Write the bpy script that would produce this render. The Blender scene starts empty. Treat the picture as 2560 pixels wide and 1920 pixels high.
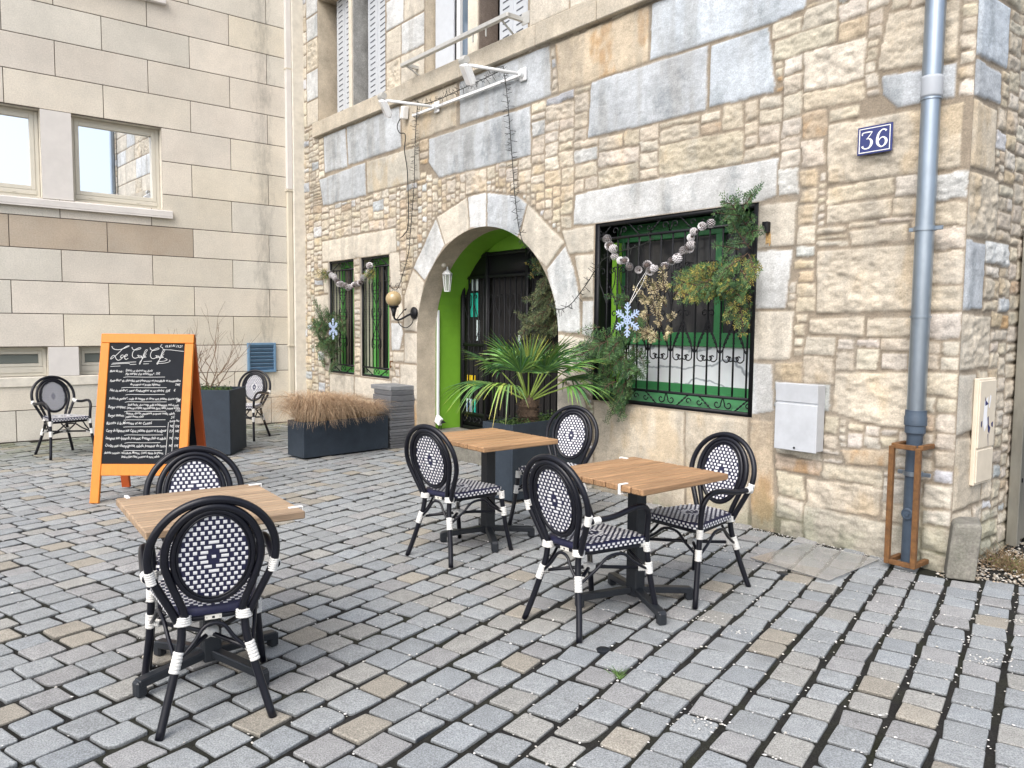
import bpy, math, random
import numpy as np
from mathutils import Vector, Matrix, Euler
PI = math.pi
rad = math.radians
rng = random.Random(7)
nrs = np.random.RandomState(11)
scene = bpy.context.scene
COL = scene.collection

# ------------------------------------------------------------------ helpers
class MB:
    """collects shapes, then links them as ONE mesh object"""
    def __init__(s):
        s.v = []; s.f = []; s.m = []; s.c = []; s.cur = (1, 1, 1); s.mi = 0
    def add(s, vs, fs):
        b = len(s.v)
        for p in vs:
            s.v.append((p[0], p[1], p[2])); s.c.append(s.cur)
        for f in fs:
            s.f.append(tuple(i + b for i in f)); s.m.append(s.mi)
    def box(s, c, d, M=None, bev=0.0):
        x, y, z = d[0] / 2, d[1] / 2, d[2] / 2
        if bev <= 0:
            vs = [(-x, -y, -z), (x, -y, -z), (x, y, -z), (-x, y, -z), (-x, -y, z), (x, -y, z), (x, y, z), (-x, y, z)]
            fs = [(0, 3, 2, 1), (4, 5, 6, 7), (0, 1, 5, 4), (1, 2, 6, 5), (2, 3, 7, 6), (3, 0, 4, 7)]
        else:
            b = min(bev, x * .8, y * .8, z * .8)
            vs = []; idx = {}
            for sx in (-1, 1):
                for sy in (-1, 1):
                    for sz in (-1, 1):
                        for k, q in enumerate(((sx * x, sy * (y - b), sz * (z - b)), (sx * (x - b), sy * y, sz * (z - b)), (sx * (x - b), sy * (y - b), sz * z))):
                            idx[(sx, sy, sz, k)] = len(vs); vs.append(q)
            I = lambda *a: idx[a]
            fs = []
            for k in (-1, 1):
                fs.append(tuple(I(k, a, b2, 0) for a, b2 in ((-1, -1), (1, -1), (1, 1), (-1, 1)))[::k])
                fs.append(tuple(I(a, k, b2, 1) for a, b2 in ((-1, -1), (1, -1), (1, 1), (-1, 1)))[::-k])
                fs.append(tuple(I(a, b2, k, 2) for a, b2 in ((-1, -1), (1, -1), (1, 1), (-1, 1)))[::k])
                for l in (-1, 1):
                    fs.append((I(k, l, -1, 0), I(k, l, 1, 0), I(k, l, 1, 1), I(k, l, -1, 1)))
                    fs.append((I(k, -1, l, 0), I(k, 1, l, 0), I(k, 1, l, 2), I(k, -1, l, 2)))
                    fs.append((I(-1, k, l, 1), I(1, k, l, 1), I(1, k, l, 2), I(-1, k, l, 2)))
                    for n in (-1, 1):
                        fs.append((I(k, l, n, 0), I(k, l, n, 1), I(k, l, n, 2)))
        out = []
        for p in vs:
            q = Vector(p)
            if M is not None: q = M @ q
            out.append((q[0] + c[0], q[1] + c[1], q[2] + c[2]))
        s.add(out, fs)
    def bar(s, a, b, w, h, up=(0, 0, 1), bev=0.0):
        a = Vector(a); b = Vector(b); d = b - a; L = d.length
        if L < 1e-6: return
        y = d / L; x = y.cross(Vector(up))
        if x.length < 1e-4: x = y.cross(Vector((1, 0, 0)))
        x.normalize(); z = x.cross(y)
        M = Matrix((x, y, z)).transposed()
        s.box((a + b) / 2, (w, L, h), M, bev)
    def tube(s, pts, r, n=8, closed=False, caps=True):
        P = [Vector(p) for p in pts]; N = len(P)
        rr = r if hasattr(r, '__len__') else [r] * N
        T = []
        for i in range(N):
            if closed: t = P[(i + 1) % N] - P[i - 1]
            else: t = P[min(i + 1, N - 1)] - P[max(i - 1, 0)]
            T.append(t.normalized() if t.length > 1e-9 else Vector((0, 0, 1)))
        ref = Vector((0, 0, 1)) if abs(T[0].z) < .9 else Vector((1, 0, 0))
        u = (ref - T[0] * ref.dot(T[0])).normalized()
        vs = []; fs = []
        for i in range(N):
            u = u - T[i] * u.dot(T[i])
            if u.length < 1e-6: u = T[i].orthogonal()
            u.normalize(); w = T[i].cross(u)
            for k in range(n):
                a = 2 * PI * k / n
                vs.append(P[i] + (u * math.cos(a) + w * math.sin(a)) * rr[i])
        R = N if closed else N - 1
        for i in range(R):
            j = (i + 1) % N
            for k in range(n):
                l = (k + 1) % n
                fs.append((i * n + k, i * n + l, j * n + l, j * n + k))
        if caps and not closed:
            fs.append(tuple(range(n))[::-1]); fs.append(tuple((N - 1) * n + k for k in range(n)))
        s.add(vs, fs)
    def poly(s, pts): s.add(pts, [tuple(range(len(pts)))])
    def quad(s, a, b, c, d): s.add([a, b, c, d], [(0, 1, 2, 3)])
    def prism(s, pts, d):
        n = len(pts); d = Vector(d)
        vs = [Vector(p) for p in pts] + [Vector(p) + d for p in pts]
        fs = [tuple(range(n)), tuple(range(2 * n - 1, n - 1, -1))] + [(i, i + n, (i + 1) % n + n, (i + 1) % n) for i in range(n)]
        s.add(vs, fs)
    def lathe(s, prof, c=(0, 0, 0), n=20, M=None):
        vs = []; fs = []
        for (r, z) in prof:
            for k in range(n):
                a = 2 * PI * k / n; q = Vector((r * math.cos(a), r * math.sin(a), z))
                if M is not None: q = M @ q
                vs.append((q[0] + c[0], q[1] + c[1], q[2] + c[2]))
        for i in range(len(prof) - 1):
            for k in range(n):
                l = (k + 1) % n; fs.append((i * n + k, i * n + l, (i + 1) * n + l, (i + 1) * n + k))
        fs.append(tuple(range(n))[::-1]); fs.append(tuple((len(prof) - 1) * n + k for k in range(n)))
        s.add(vs, fs)
    def build(s, name, mats, parent=None, smooth=False, col=False, loc=None):
        me = bpy.data.meshes.new(name); me.from_pydata(s.v, [], s.f)
        if not isinstance(mats, (list, tuple)): mats = [mats]
        for m in mats: me.materials.append(m)
        if len(mats) > 1: me.polygons.foreach_set('material_index', s.m)
        if smooth: me.polygons.foreach_set('use_smooth', [True] * len(s.f))
        if col:
            at = me.color_attributes.new('Col', 'FLOAT_COLOR', 'POINT')
            at.data.foreach_set('color', np.array([(c[0], c[1], c[2], 1) for c in s.c], dtype=np.float32).ravel())
        me.update()
        if smooth == 'auto': me.set_sharp_from_angle(angle=rad(40))
        o = bpy.data.objects.new(name, me); COL.objects.link(o)
        if parent is not None: o.parent = parent
        if loc is not None: o.location = loc
        return o

def np_mesh(name, V, F, mat, parent=None, col=None, smooth=False):
    me = bpy.data.meshes.new(name)
    V = np.ascontiguousarray(V, dtype=np.float32); F = np.ascontiguousarray(F, dtype=np.int32)
    me.vertices.add(len(V)); me.vertices.foreach_set('co', V.ravel())
    k = F.shape[1]
    me.loops.add(F.size); me.loops.foreach_set('vertex_index', F.ravel())
    me.polygons.add(len(F)); me.polygons.foreach_set('loop_start', np.arange(0, F.size, k, dtype=np.int32))
    me.polygons.foreach_set('loop_total', np.full(len(F), k, dtype=np.int32))
    if smooth: me.polygons.foreach_set('use_smooth', np.ones(len(F), dtype=bool))
    me.update(calc_edges=True); me.validate()
    if col is not None:
        at = me.color_attributes.new('Col', 'FLOAT_COLOR', 'POINT')
        c = np.ones((len(V), 4), dtype=np.float32); c[:, :3] = col; at.data.foreach_set('color', c.ravel())
    me.materials.append(mat)
    o = bpy.data.objects.new(name, me); COL.objects.link(o)
    if parent is not None: o.parent = parent
    return o

def thing(name, label, cat, loc=(0, 0, 0), rz=0.0, group=None):
    o = bpy.data.objects.new(name, None); COL.objects.link(o)
    o.empty_display_size = .1; o.location = loc; o.rotation_euler = (0, 0, rz)
    return tag(o, label, cat, group)
def tag(o, label, cat, group=None):
    o['label'] = label; o['category'] = cat
    if group: o['group'] = group
    return o
def struct(o, kind='structure'):
    o['kind'] = kind; return o
def catmull(P, n=6, closed=False):
    P = [Vector(p) for p in P]; N = len(P); out = []
    for i in range(N if closed else N - 1):
        p1 = P[i]; p2 = P[(i + 1) % N]
        p0 = P[i - 1] if (closed or i > 0) else p1 * 2 - p2
        p3 = P[(i + 2) % N] if (closed or i + 2 < N) else p2 * 2 - p1
        for k in range(n):
            t = k / n
            out.append(.5 * ((2 * p1) + (p2 - p0) * t + (2 * p0 - 5 * p1 + 4 * p2 - p3) * t * t + (3 * p1 - p0 - 3 * p2 + p3) * t ** 3))
    if not closed: out.append(P[-1])
    return out
def copy_tree(o, parent=None):
    c = o.copy(); COL.objects.link(c)
    if parent is not None: c.parent = parent
    for ch in list(o.children): copy_tree(ch, c)
    return c

# value noise on numpy arrays
_tab = nrs.rand(256, 256)
def vnoise(x, y, seed=0):
    x = np.asarray(x, float) + seed * 17.31; y = np.asarray(y, float) + seed * 9.73
    xi = np.floor(x).astype(int); yi = np.floor(y).astype(int); fx = x - xi; fy = y - yi
    fx = fx * fx * (3 - 2 * fx); fy = fy * fy * (3 - 2 * fy)
    a = _tab[xi % 256, yi % 256]; b = _tab[(xi + 1) % 256, yi % 256]; c = _tab[xi % 256, (yi + 1) % 256]; d = _tab[(xi + 1) % 256, (yi + 1) % 256]
    return (a * (1 - fx) + b * fx) * (1 - fy) + (c * (1 - fx) + d * fx) * fy - .5
def fbm(x, y, seed=0, o=4):
    s = 0; A = 1.0
    for k in range(o):
        s = s + A * vnoise(x * 2 ** k, y * 2 ** k, seed + k * 3); A *= .55
    return s
def sstep(a, b, x):
    t = np.clip((x - a) / (b - a), 0, 1); return t * t * (3 - 2 * t)

# ------------------------------------------------------------------ materials
def mat(name, col=(.5, .5, .5), rough=.6, metal=0.0, attr=False, var=0.0, vscale=8.0, bump=0.0, bscale=120.0, vscale2=None, var2=0.0, spec=.5, coat=0.0, stretch=(1, 1, 1), hue=None, trans=0.0, subs=0.0):
    m = bpy.data.materials.new(name); m.use_nodes = True
    nt = m.node_tree; N = nt.nodes; L = nt.links
    b = N['Principled BSDF']
    b.inputs['Roughness'].default_value = rough; b.inputs['Metallic'].default_value = metal
    b.inputs['Specular IOR Level'].default_value = spec; b.inputs['Coat Weight'].default_value = coat
    b.inputs['Transmission Weight'].default_value = trans
    if subs: b.inputs['Subsurface Weight'].default_value = subs
    tc = N.new('ShaderNodeTexCoord'); mp = N.new('ShaderNodeMapping'); mp.inputs['Scale'].default_value = stretch
    L.new(tc.outputs['Object'], mp.inputs['Vector'])
    if attr:
        a = N.new('ShaderNodeVertexColor'); a.layer_name = 'Col'; src = a.outputs['Color']
    else:
        r = N.new('ShaderNodeRGB'); r.outputs[0].default_value = (*col, 1); src = r.outputs[0]
    def vary(src, amt, sc, det=4.0, hue=None):
        n = N.new('ShaderNodeTexNoise'); n.inputs['Scale'].default_value = sc; n.inputs['Detail'].default_value = det; n.inputs['Roughness'].default_value = .65
        L.new(mp.outputs[0], n.inputs['Vector'])
        rm = N.new('ShaderNodeMapRange'); rm.inputs[1].default_value = .25; rm.inputs[2].default_value = .75; rm.inputs[3].default_value = 1 - amt; rm.inputs[4].default_value = 1 + amt
        L.new(n.outputs['Fac'], rm.inputs[0])
        mx = N.new('ShaderNodeMix'); mx.data_type = 'RGBA'; mx.blend_type = 'MULTIPLY'; mx.inputs[0].default_value = 1
        L.new(src, mx.inputs[6]); L.new(rm.outputs[0], mx.inputs[7]); out = mx.outputs[2]
        if hue:
            rm2 = N.new('ShaderNodeMapRange'); rm2.inputs[1].default_value = .45; rm2.inputs[2].default_value = .8; rm2.inputs[3].default_value = 0; rm2.inputs[4].default_value = hue[3]
            L.new(n.outputs['Color'], rm2.inputs[0])
            m2 = N.new('ShaderNodeMix'); m2.data_type = 'RGBA'; L.new(rm2.outputs[0], m2.inputs[0]); L.new(out, m2.inputs[6]); m2.inputs[7].default_value = (*hue[:3], 1); out = m2.outputs[2]
        return out
    if var: src = vary(src, var, vscale, hue=hue)
    if var2: src = vary(src, var2, vscale2 or vscale * 10, 2.0)
    L.new(src, b.inputs['Base Color'])
    if bump:
        n = N.new('ShaderNodeTexNoise'); n.inputs['Scale'].default_value = bscale; n.inputs['Detail'].default_value = 5; n.inputs['Roughness'].default_value = .7
        L.new(mp.outputs[0], n.inputs['Vector'])
        bp = N.new('ShaderNodeBump'); bp.inputs['Strength'].default_value = bump; bp.inputs['Distance'].default_value = .01
        L.new(n.outputs['Fac'], bp.inputs['Height']); L.new(bp.outputs[0], b.inputs['Normal'])
    return m

M = {}
M['stone'] = mat('rubble_stone', attr=True, rough=.9, var=.16, vscale=9, var2=.22, vscale2=90, bump=.55, bscale=70, spec=.2)
M['cutstone'] = mat('cut_stone', (.64, .59, .50), rough=.9, var=.18, vscale=5, var2=.12, vscale2=90, bump=.4, bscale=60, spec=.2, hue=(.40, .40, .38, .35))
M['jamb'] = mat('jamb_stone', (.52, .45, .35), rough=.9, var=.25, vscale=5, var2=.12, vscale2=80, bump=.4, bscale=60, spec=.2)
M['ashlar'] = mat('ashlar_stone', attr=True, rough=.85, var=.13, vscale=1.7, hue=(.44, .43, .39, .55), var2=.13, vscale2=60, bump=.2, bscale=90, spec=.25)
M['string'] = mat('string_course_stone', (.47, .42, .34), rough=.9, var=.28, vscale=5, var2=.2, vscale2=80, bump=.4, bscale=60, hue=(.30, .29, .26, .5))
M['joint'] = mat('dark_joint', (.10, .085, .07), rough=.95)
M['sett'] = mat('granite_sett', attr=True, rough=.75, var=.14, vscale=14, var2=.55, vscale2=170, bump=.5, bscale=150, spec=.35)
M['soil'] = mat('joint_soil', (.026, .025, .024), rough=.95, var=.4, vscale=3, var2=.5, vscale2=140, bump=.6, bscale=150, hue=(.034, .040, .014, .6), spec=.1)
M['pebble'] = mat('pebble', attr=True, rough=.7, spec=.3)
M['black'] = mat('black_lacquer', (.0065, .007, .012), rough=.33, var=.2, vscale=30, spec=.36)
M['ink'] = mat('dark_weave', (.011, .012, .045), rough=.45, bump=.35, bscale=260, var=.3, vscale=120)
M['white_weave'] = mat('white_weave', (.73, .73, .74), rough=.42, var=.06, vscale=90)
M['white_bind'] = mat('white_binding', (.78, .77, .74), rough=.5, var=.08, vscale=60, bump=.5, bscale=220, stretch=(.2, .2, 3))
M['white_plastic'] = mat('white_plastic', (.82, .81, .79), rough=.4)
M['iron'] = mat('black_iron', (.007, .0075, .010), spec=.3, rough=.5, var=.2, vscale=40, bump=.15, bscale=200)
M['anthracite'] = mat('anthracite_metal', (.014, .017, .022), rough=.42, var=.2, vscale=30, bump=.12, bscale=300)
M['slate'] = mat('slate_composite', (.032, .043, .058), rough=.62, spec=.25, var=.18, vscale=6, var2=.1, vscale2=120, bump=.15, bscale=60)
M['cladding'] = mat('slate_cladding', attr=True, rough=.7, var=.22, vscale=14, bump=.4, bscale=60, stretch=(1, 1, 4))
M['orange'] = mat('orange_paint', (.64, .205, .022), rough=.42, var=.10, vscale=8, bump=.12, bscale=40, stretch=(6, 6, .7), spec=.4)
M['orange_dark'] = mat('red_orange_paint', (.40, .072, .010), rough=.5, var=.12, vscale=8, bump=.12, bscale=40)
M['board'] = mat('blackboard', (.008, .010, .014), rough=.6, var=.25, vscale=5, spec=.15)
M['chalk'] = mat('chalk', (.62, .62, .61), rough=.9)
M['green'] = mat('lime_green_paint', (.19, .43, .035), rough=.55, var=.08, vscale=6, bump=.1, bscale=60)
M['green3'] = mat('bright_green_woodwork', (.11, .38, .085), rough=.4, var=.1, vscale=8)
M['green2'] = mat('green_woodwork', (.050, .235, .085), rough=.4, var=.10, vscale=8)
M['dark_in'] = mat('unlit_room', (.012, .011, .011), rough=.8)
M['glass_dark'] = mat('dark_glass', (.010, .012, .014), rough=.04, spec=.6)
M['mirror'] = mat('coated_glass', (.93, .96, 1.0), rough=.012, metal=1.0)
M['upvc'] = mat('cream_frame', (.62, .585, .50), rough=.35, var=.04, vscale=10)
M['white_render'] = mat('white_render', (.66, .63, .60), rough=.85, var=.06, vscale=6, bump=.1, bscale=120)
M['sillstone'] = mat('sill_stone', (.66, .62, .54), rough=.85, var=.15, vscale=9, bump=.2, bscale=80)
M['shutter'] = mat('grey_shutter', (.50, .53, .57), rough=.5, var=.06, vscale=12)
M['rail'] = mat('grey_rail', (.52, .52, .50), rough=.4, metal=.3, var=.1, vscale=20)
M['zinc'] = mat('zinc', (.31, .36, .42), rough=.33, metal=.85, var=.22, vscale=5, bump=.06, bscale=30, stretch=(1, 1, .35))
M['castiron'] = mat('blue_grey_cast_iron', (.055, .080, .115), rough=.5, var=.2, vscale=14, bump=.2, bscale=80)
M['rust'] = mat('rusty_steel', (.165, .078, .026), rough=.85, var=.45, vscale=22, bump=.5, bscale=90, hue=(.10, .042, .02, .7))
M['steel'] = mat('weathered_steel', (.34, .33, .29), rough=.42, metal=.7, var=.3, vscale=6, bump=.08, bscale=40, stretch=(1, 1, .3))
M['concrete'] = mat('mossy_concrete', (.20, .19, .165), rough=.92, var=.4, vscale=9, var2=.25, vscale2=70, bump=.6, bscale=60, hue=(.11, .12, .085, .6))
M['grey_paint'] = mat('pale_grey_paint', (.47, .49, .52), rough=.5, var=.12, vscale=7)
M['ivory'] = mat('ivory_plastic', (.66, .585, .47), rough=.5, var=.10, vscale=8)
M['blue_enamel'] = mat('blue_enamel', (.010, .016, .135), rough=.15, coat=.6, var=.05)
M['white_enamel'] = mat('white_enamel', (.85, .85, .86), rough=.2)
M['white_metal'] = mat('white_metal', (.80, .81, .82), rough=.4)
M['louvre'] = mat('blue_louvre', (.13, .235, .36), rough=.5, var=.12, vscale=10)
M['cream_pipe'] = mat('cream_pipe', (.60, .55, .45), rough=.5, var=.15, vscale=4, stretch=(1, 1, .3))
M['amber'] = mat('smoked_globe', (.40, .30, .16), rough=.12, coat=.4, var=.05)
M['leaf'] = mat('foliage', attr=True, rough=.6, var=.22, vscale=18, spec=.3)
M['palm'] = mat('palm_leaf', attr=True, rough=.45, var=.2, vscale=14, spec=.4)
M['straw'] = mat('dry_grass', attr=True, rough=.7, spec=.25)
M['bark'] = mat('bark', (.085, .055, .035), rough=.9, var=.4, vscale=40, bump=.6, bscale=120)
M['twig'] = mat('bare_twig', (.19, .13, .085), rough=.85, var=.3, vscale=40)
M['cone'] = mat('frosted_cone', attr=True, rough=.8)
M['wire'] = mat('dark_wire', (.018, .02, .018), rough=.6)
M['snow'] = mat('white_felt', (.40, .50, .70), rough=.7, bump=.2, bscale=200)
M['teal'] = mat('teal_poster', (.04, .60, .46), rough=.4)
M['yellow'] = mat('yellow_poster', (.75, .52, .02), rough=.5)
M['blue_poster'] = mat('blue_poster', (.10, .28, .55), rough=.4)
M['pale_poster'] = mat('pale_poster', (.60, .70, .72), rough=.4)
M['curtain'] = mat('beige_curtain', (.22, .19, .15), rough=.9)
M['tag'] = mat('metal_tag', (.70, .68, .62), rough=.4)
M['paper'] = mat('torn_paper', (.80, .80, .82), rough=.8)
M['inkblue'] = mat('dark_print', (.03, .03, .12), rough=.7)
def wood_mat():
    m = mat('teak_slats', attr=True, rough=.5, var=.45, vscale=9, var2=.2, vscale2=40, stretch=(.35, 9, 9), bump=.2, bscale=40, spec=.4, hue=(.20, .12, .065, .5))
    return m
M['wood'] = wood_mat()
def marble_mat():
    m = mat('veined_marble', (.86, .88, .92), rough=.25, var=.08, vscale=4)
    nt = m.node_tree; N = nt.nodes; L = nt.links; b = N['Principled BSDF']
    src = b.inputs['Base Color'].links[0].from_socket
    w = N.new('ShaderNodeTexWave'); w.wave_type = 'BANDS'; w.bands_direction = 'Z'; w.inputs['Scale'].default_value = 1.6; w.inputs['Distortion'].default_value = 9; w.inputs['Detail'].default_value = 4; w.inputs['Detail Scale'].default_value = 1.3
    tc = N.new('ShaderNodeTexCoord'); L.new(tc.outputs['Object'], w.inputs['Vector'])
    r = N.new('ShaderNodeMapRange'); r.inputs[1].default_value = .0; r.inputs[2].default_value = .06; r.inputs[3].default_value = .75; r.inputs[4].default_value = 0
    L.new(w.outputs['Fac'], r.inputs[0])
    x = N.new('ShaderNodeMix'); x.data_type = 'RGBA'; L.new(r.outputs[0], x.inputs[0]); L.new(src, x.inputs[6]); x.inputs[7].default_value = (.22, .25, .30, 1)
    L.new(x.outputs[2], b.inputs['Base Color']); return m
M['marble'] = marble_mat()
def streak_mat():
    # rain streaks down the ashlar by the corner
    m = M['ashlar']; nt = m.node_tree; N = nt.nodes; L = nt.links; b = N['Principled BSDF']
    src = b.inputs['Base Color'].links[0].from_socket
    tc = N.new('ShaderNodeTexCoord'); sp = N.new('ShaderNodeSeparateXYZ'); L.new(tc.outputs['Object'], sp.inputs[0])
    d = N.new('ShaderNodeMath'); d.operation = 'ADD'; d.inputs[1].default_value = .62; L.new(sp.outputs[0], d.inputs[0])
    ab = N.new('ShaderNodeMath'); ab.operation = 'ABSOLUTE'; L.new(d.outputs[0], ab.inputs[0])
    r = N.new('ShaderNodeMapRange'); r.inputs[1].default_value = .02; r.inputs[2].default_value = .34; r.inputs[3].default_value = .27; r.inputs[4].default_value = -.12; L.new(ab.outputs[0], r.inputs[0])
    mp = N.new('ShaderNodeMapping'); mp.inputs['Scale'].default_value = (9, 9, 2.6); L.new(tc.outputs['Object'], mp.inputs[0])
    n = N.new('ShaderNodeTexNoise'); n.inputs['Scale'].default_value = 1.6; n.inputs['Detail'].default_value = 8; n.inputs['Roughness'].default_value = .75; L.new(mp.outputs[0], n.inputs['Vector'])
    a = N.new('ShaderNodeMath'); a.operation = 'ADD'; L.new(n.outputs['Fac'], a.inputs[0]); L.new(r.outputs[0], a.inputs[1])
    r2 = N.new('ShaderNodeMapRange'); r2.inputs[1].default_value = .60; r2.inputs[2].default_value = .98; r2.inputs[3].default_value = 0; r2.inputs[4].default_value = .55; L.new(a.outputs[0], r2.inputs[0])
    x = N.new('ShaderNodeMix'); x.data_type = 'RGBA'; L.new(r2.outputs[0], x.inputs[0]); L.new(src, x.inputs[6]); x.inputs[7].default_value = (.10, .10, .095, 1)
    L.new(x.outputs[2], b.inputs['Base Color'])
streak_mat()
M['plexi'] = mat('clear_acrylic', (.96, .97, .98), rough=.06, trans=.90, spec=.5)

# ------------------------------------------------------------------ camera, sky, sun
CORN = Vector((-3.299, 12.355, 0)); dC = Vector((.63226, -.77476, 0)); nC = Vector((.77476, .63226, 0))
RC = math.atan2(dC.y, dC.x); RL = math.atan2(nC.y, nC.x)
def wc(u, off, v): return CORN + dC * u - nC * off + Vector((0, 0, v))
cd = bpy.data.cameras.new('camera'); cam = bpy.data.objects.new('camera', cd); COL.objects.link(cam)
cd.sensor_width = 36; cd.sensor_fit = 'HORIZONTAL'; cd.lens = 36 * 1947 / 2560; cd.clip_end = 1000; cd.clip_start = .05
Rm = Matrix(((.99995694, -.00927976, 0), (.00069968, .0753951, -.99715349), (.00925335, .99711056, .07539835)))
cam.matrix_world = Matrix.Translation((0, 0, 1.55)) @ Rm.to_4x4()
scene.camera = cam
SUN_EL, SUN_AZ = 48.0, -60.0     # bearing from +Y clockwise is SUN_AZ: over the left shoulder
w = bpy.data.worlds.new('World'); scene.world = w; w.use_nodes = True
nt = w.node_tree; bg = nt.nodes['Background']
sky = nt.nodes.new('ShaderNodeTexSky'); sky.sky_type = 'NISHITA'; sky.sun_disc = False
SB = 205.0
sky.sun_elevation = rad(SUN_EL); sky.sun_rotation = rad(SB); sky.dust_density = 3.5; sky.ozone_density = .6; sky.air_density = 1.0
hs = nt.nodes.new('ShaderNodeHueSaturation'); hs.inputs['Saturation'].default_value = .62
nt.links.new(sky.outputs[0], hs.inputs['Color']); nt.links.new(hs.outputs[0], bg.inputs['Color'])
bg.inputs['Strength'].default_value = .15
sd = bpy.data.lights.new('sun', 'SUN'); sun = bpy.data.objects.new('sun', sd); COL.objects.link(sun)
sd.energy = .85; sd.angle = rad(45); sd.color = (1, .985, .95)
b_ = rad(SB); e_ = rad(SUN_EL)
sdir = Vector((math.sin(b_) * math.cos(e_), math.cos(b_) * math.cos(e_), math.sin(e_)))   # towards the sun
sun.rotation_euler = (-sdir).to_track_quat('-Z', 'Y').to_euler()
vs = scene.view_settings; vs.view_transform = 'Standard'; vs.look = 'None'; vs.exposure = 1.0; vs.gamma = 1
scene.cycles.max_bounces = 6; scene.cycles.use_denoising = True
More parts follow.
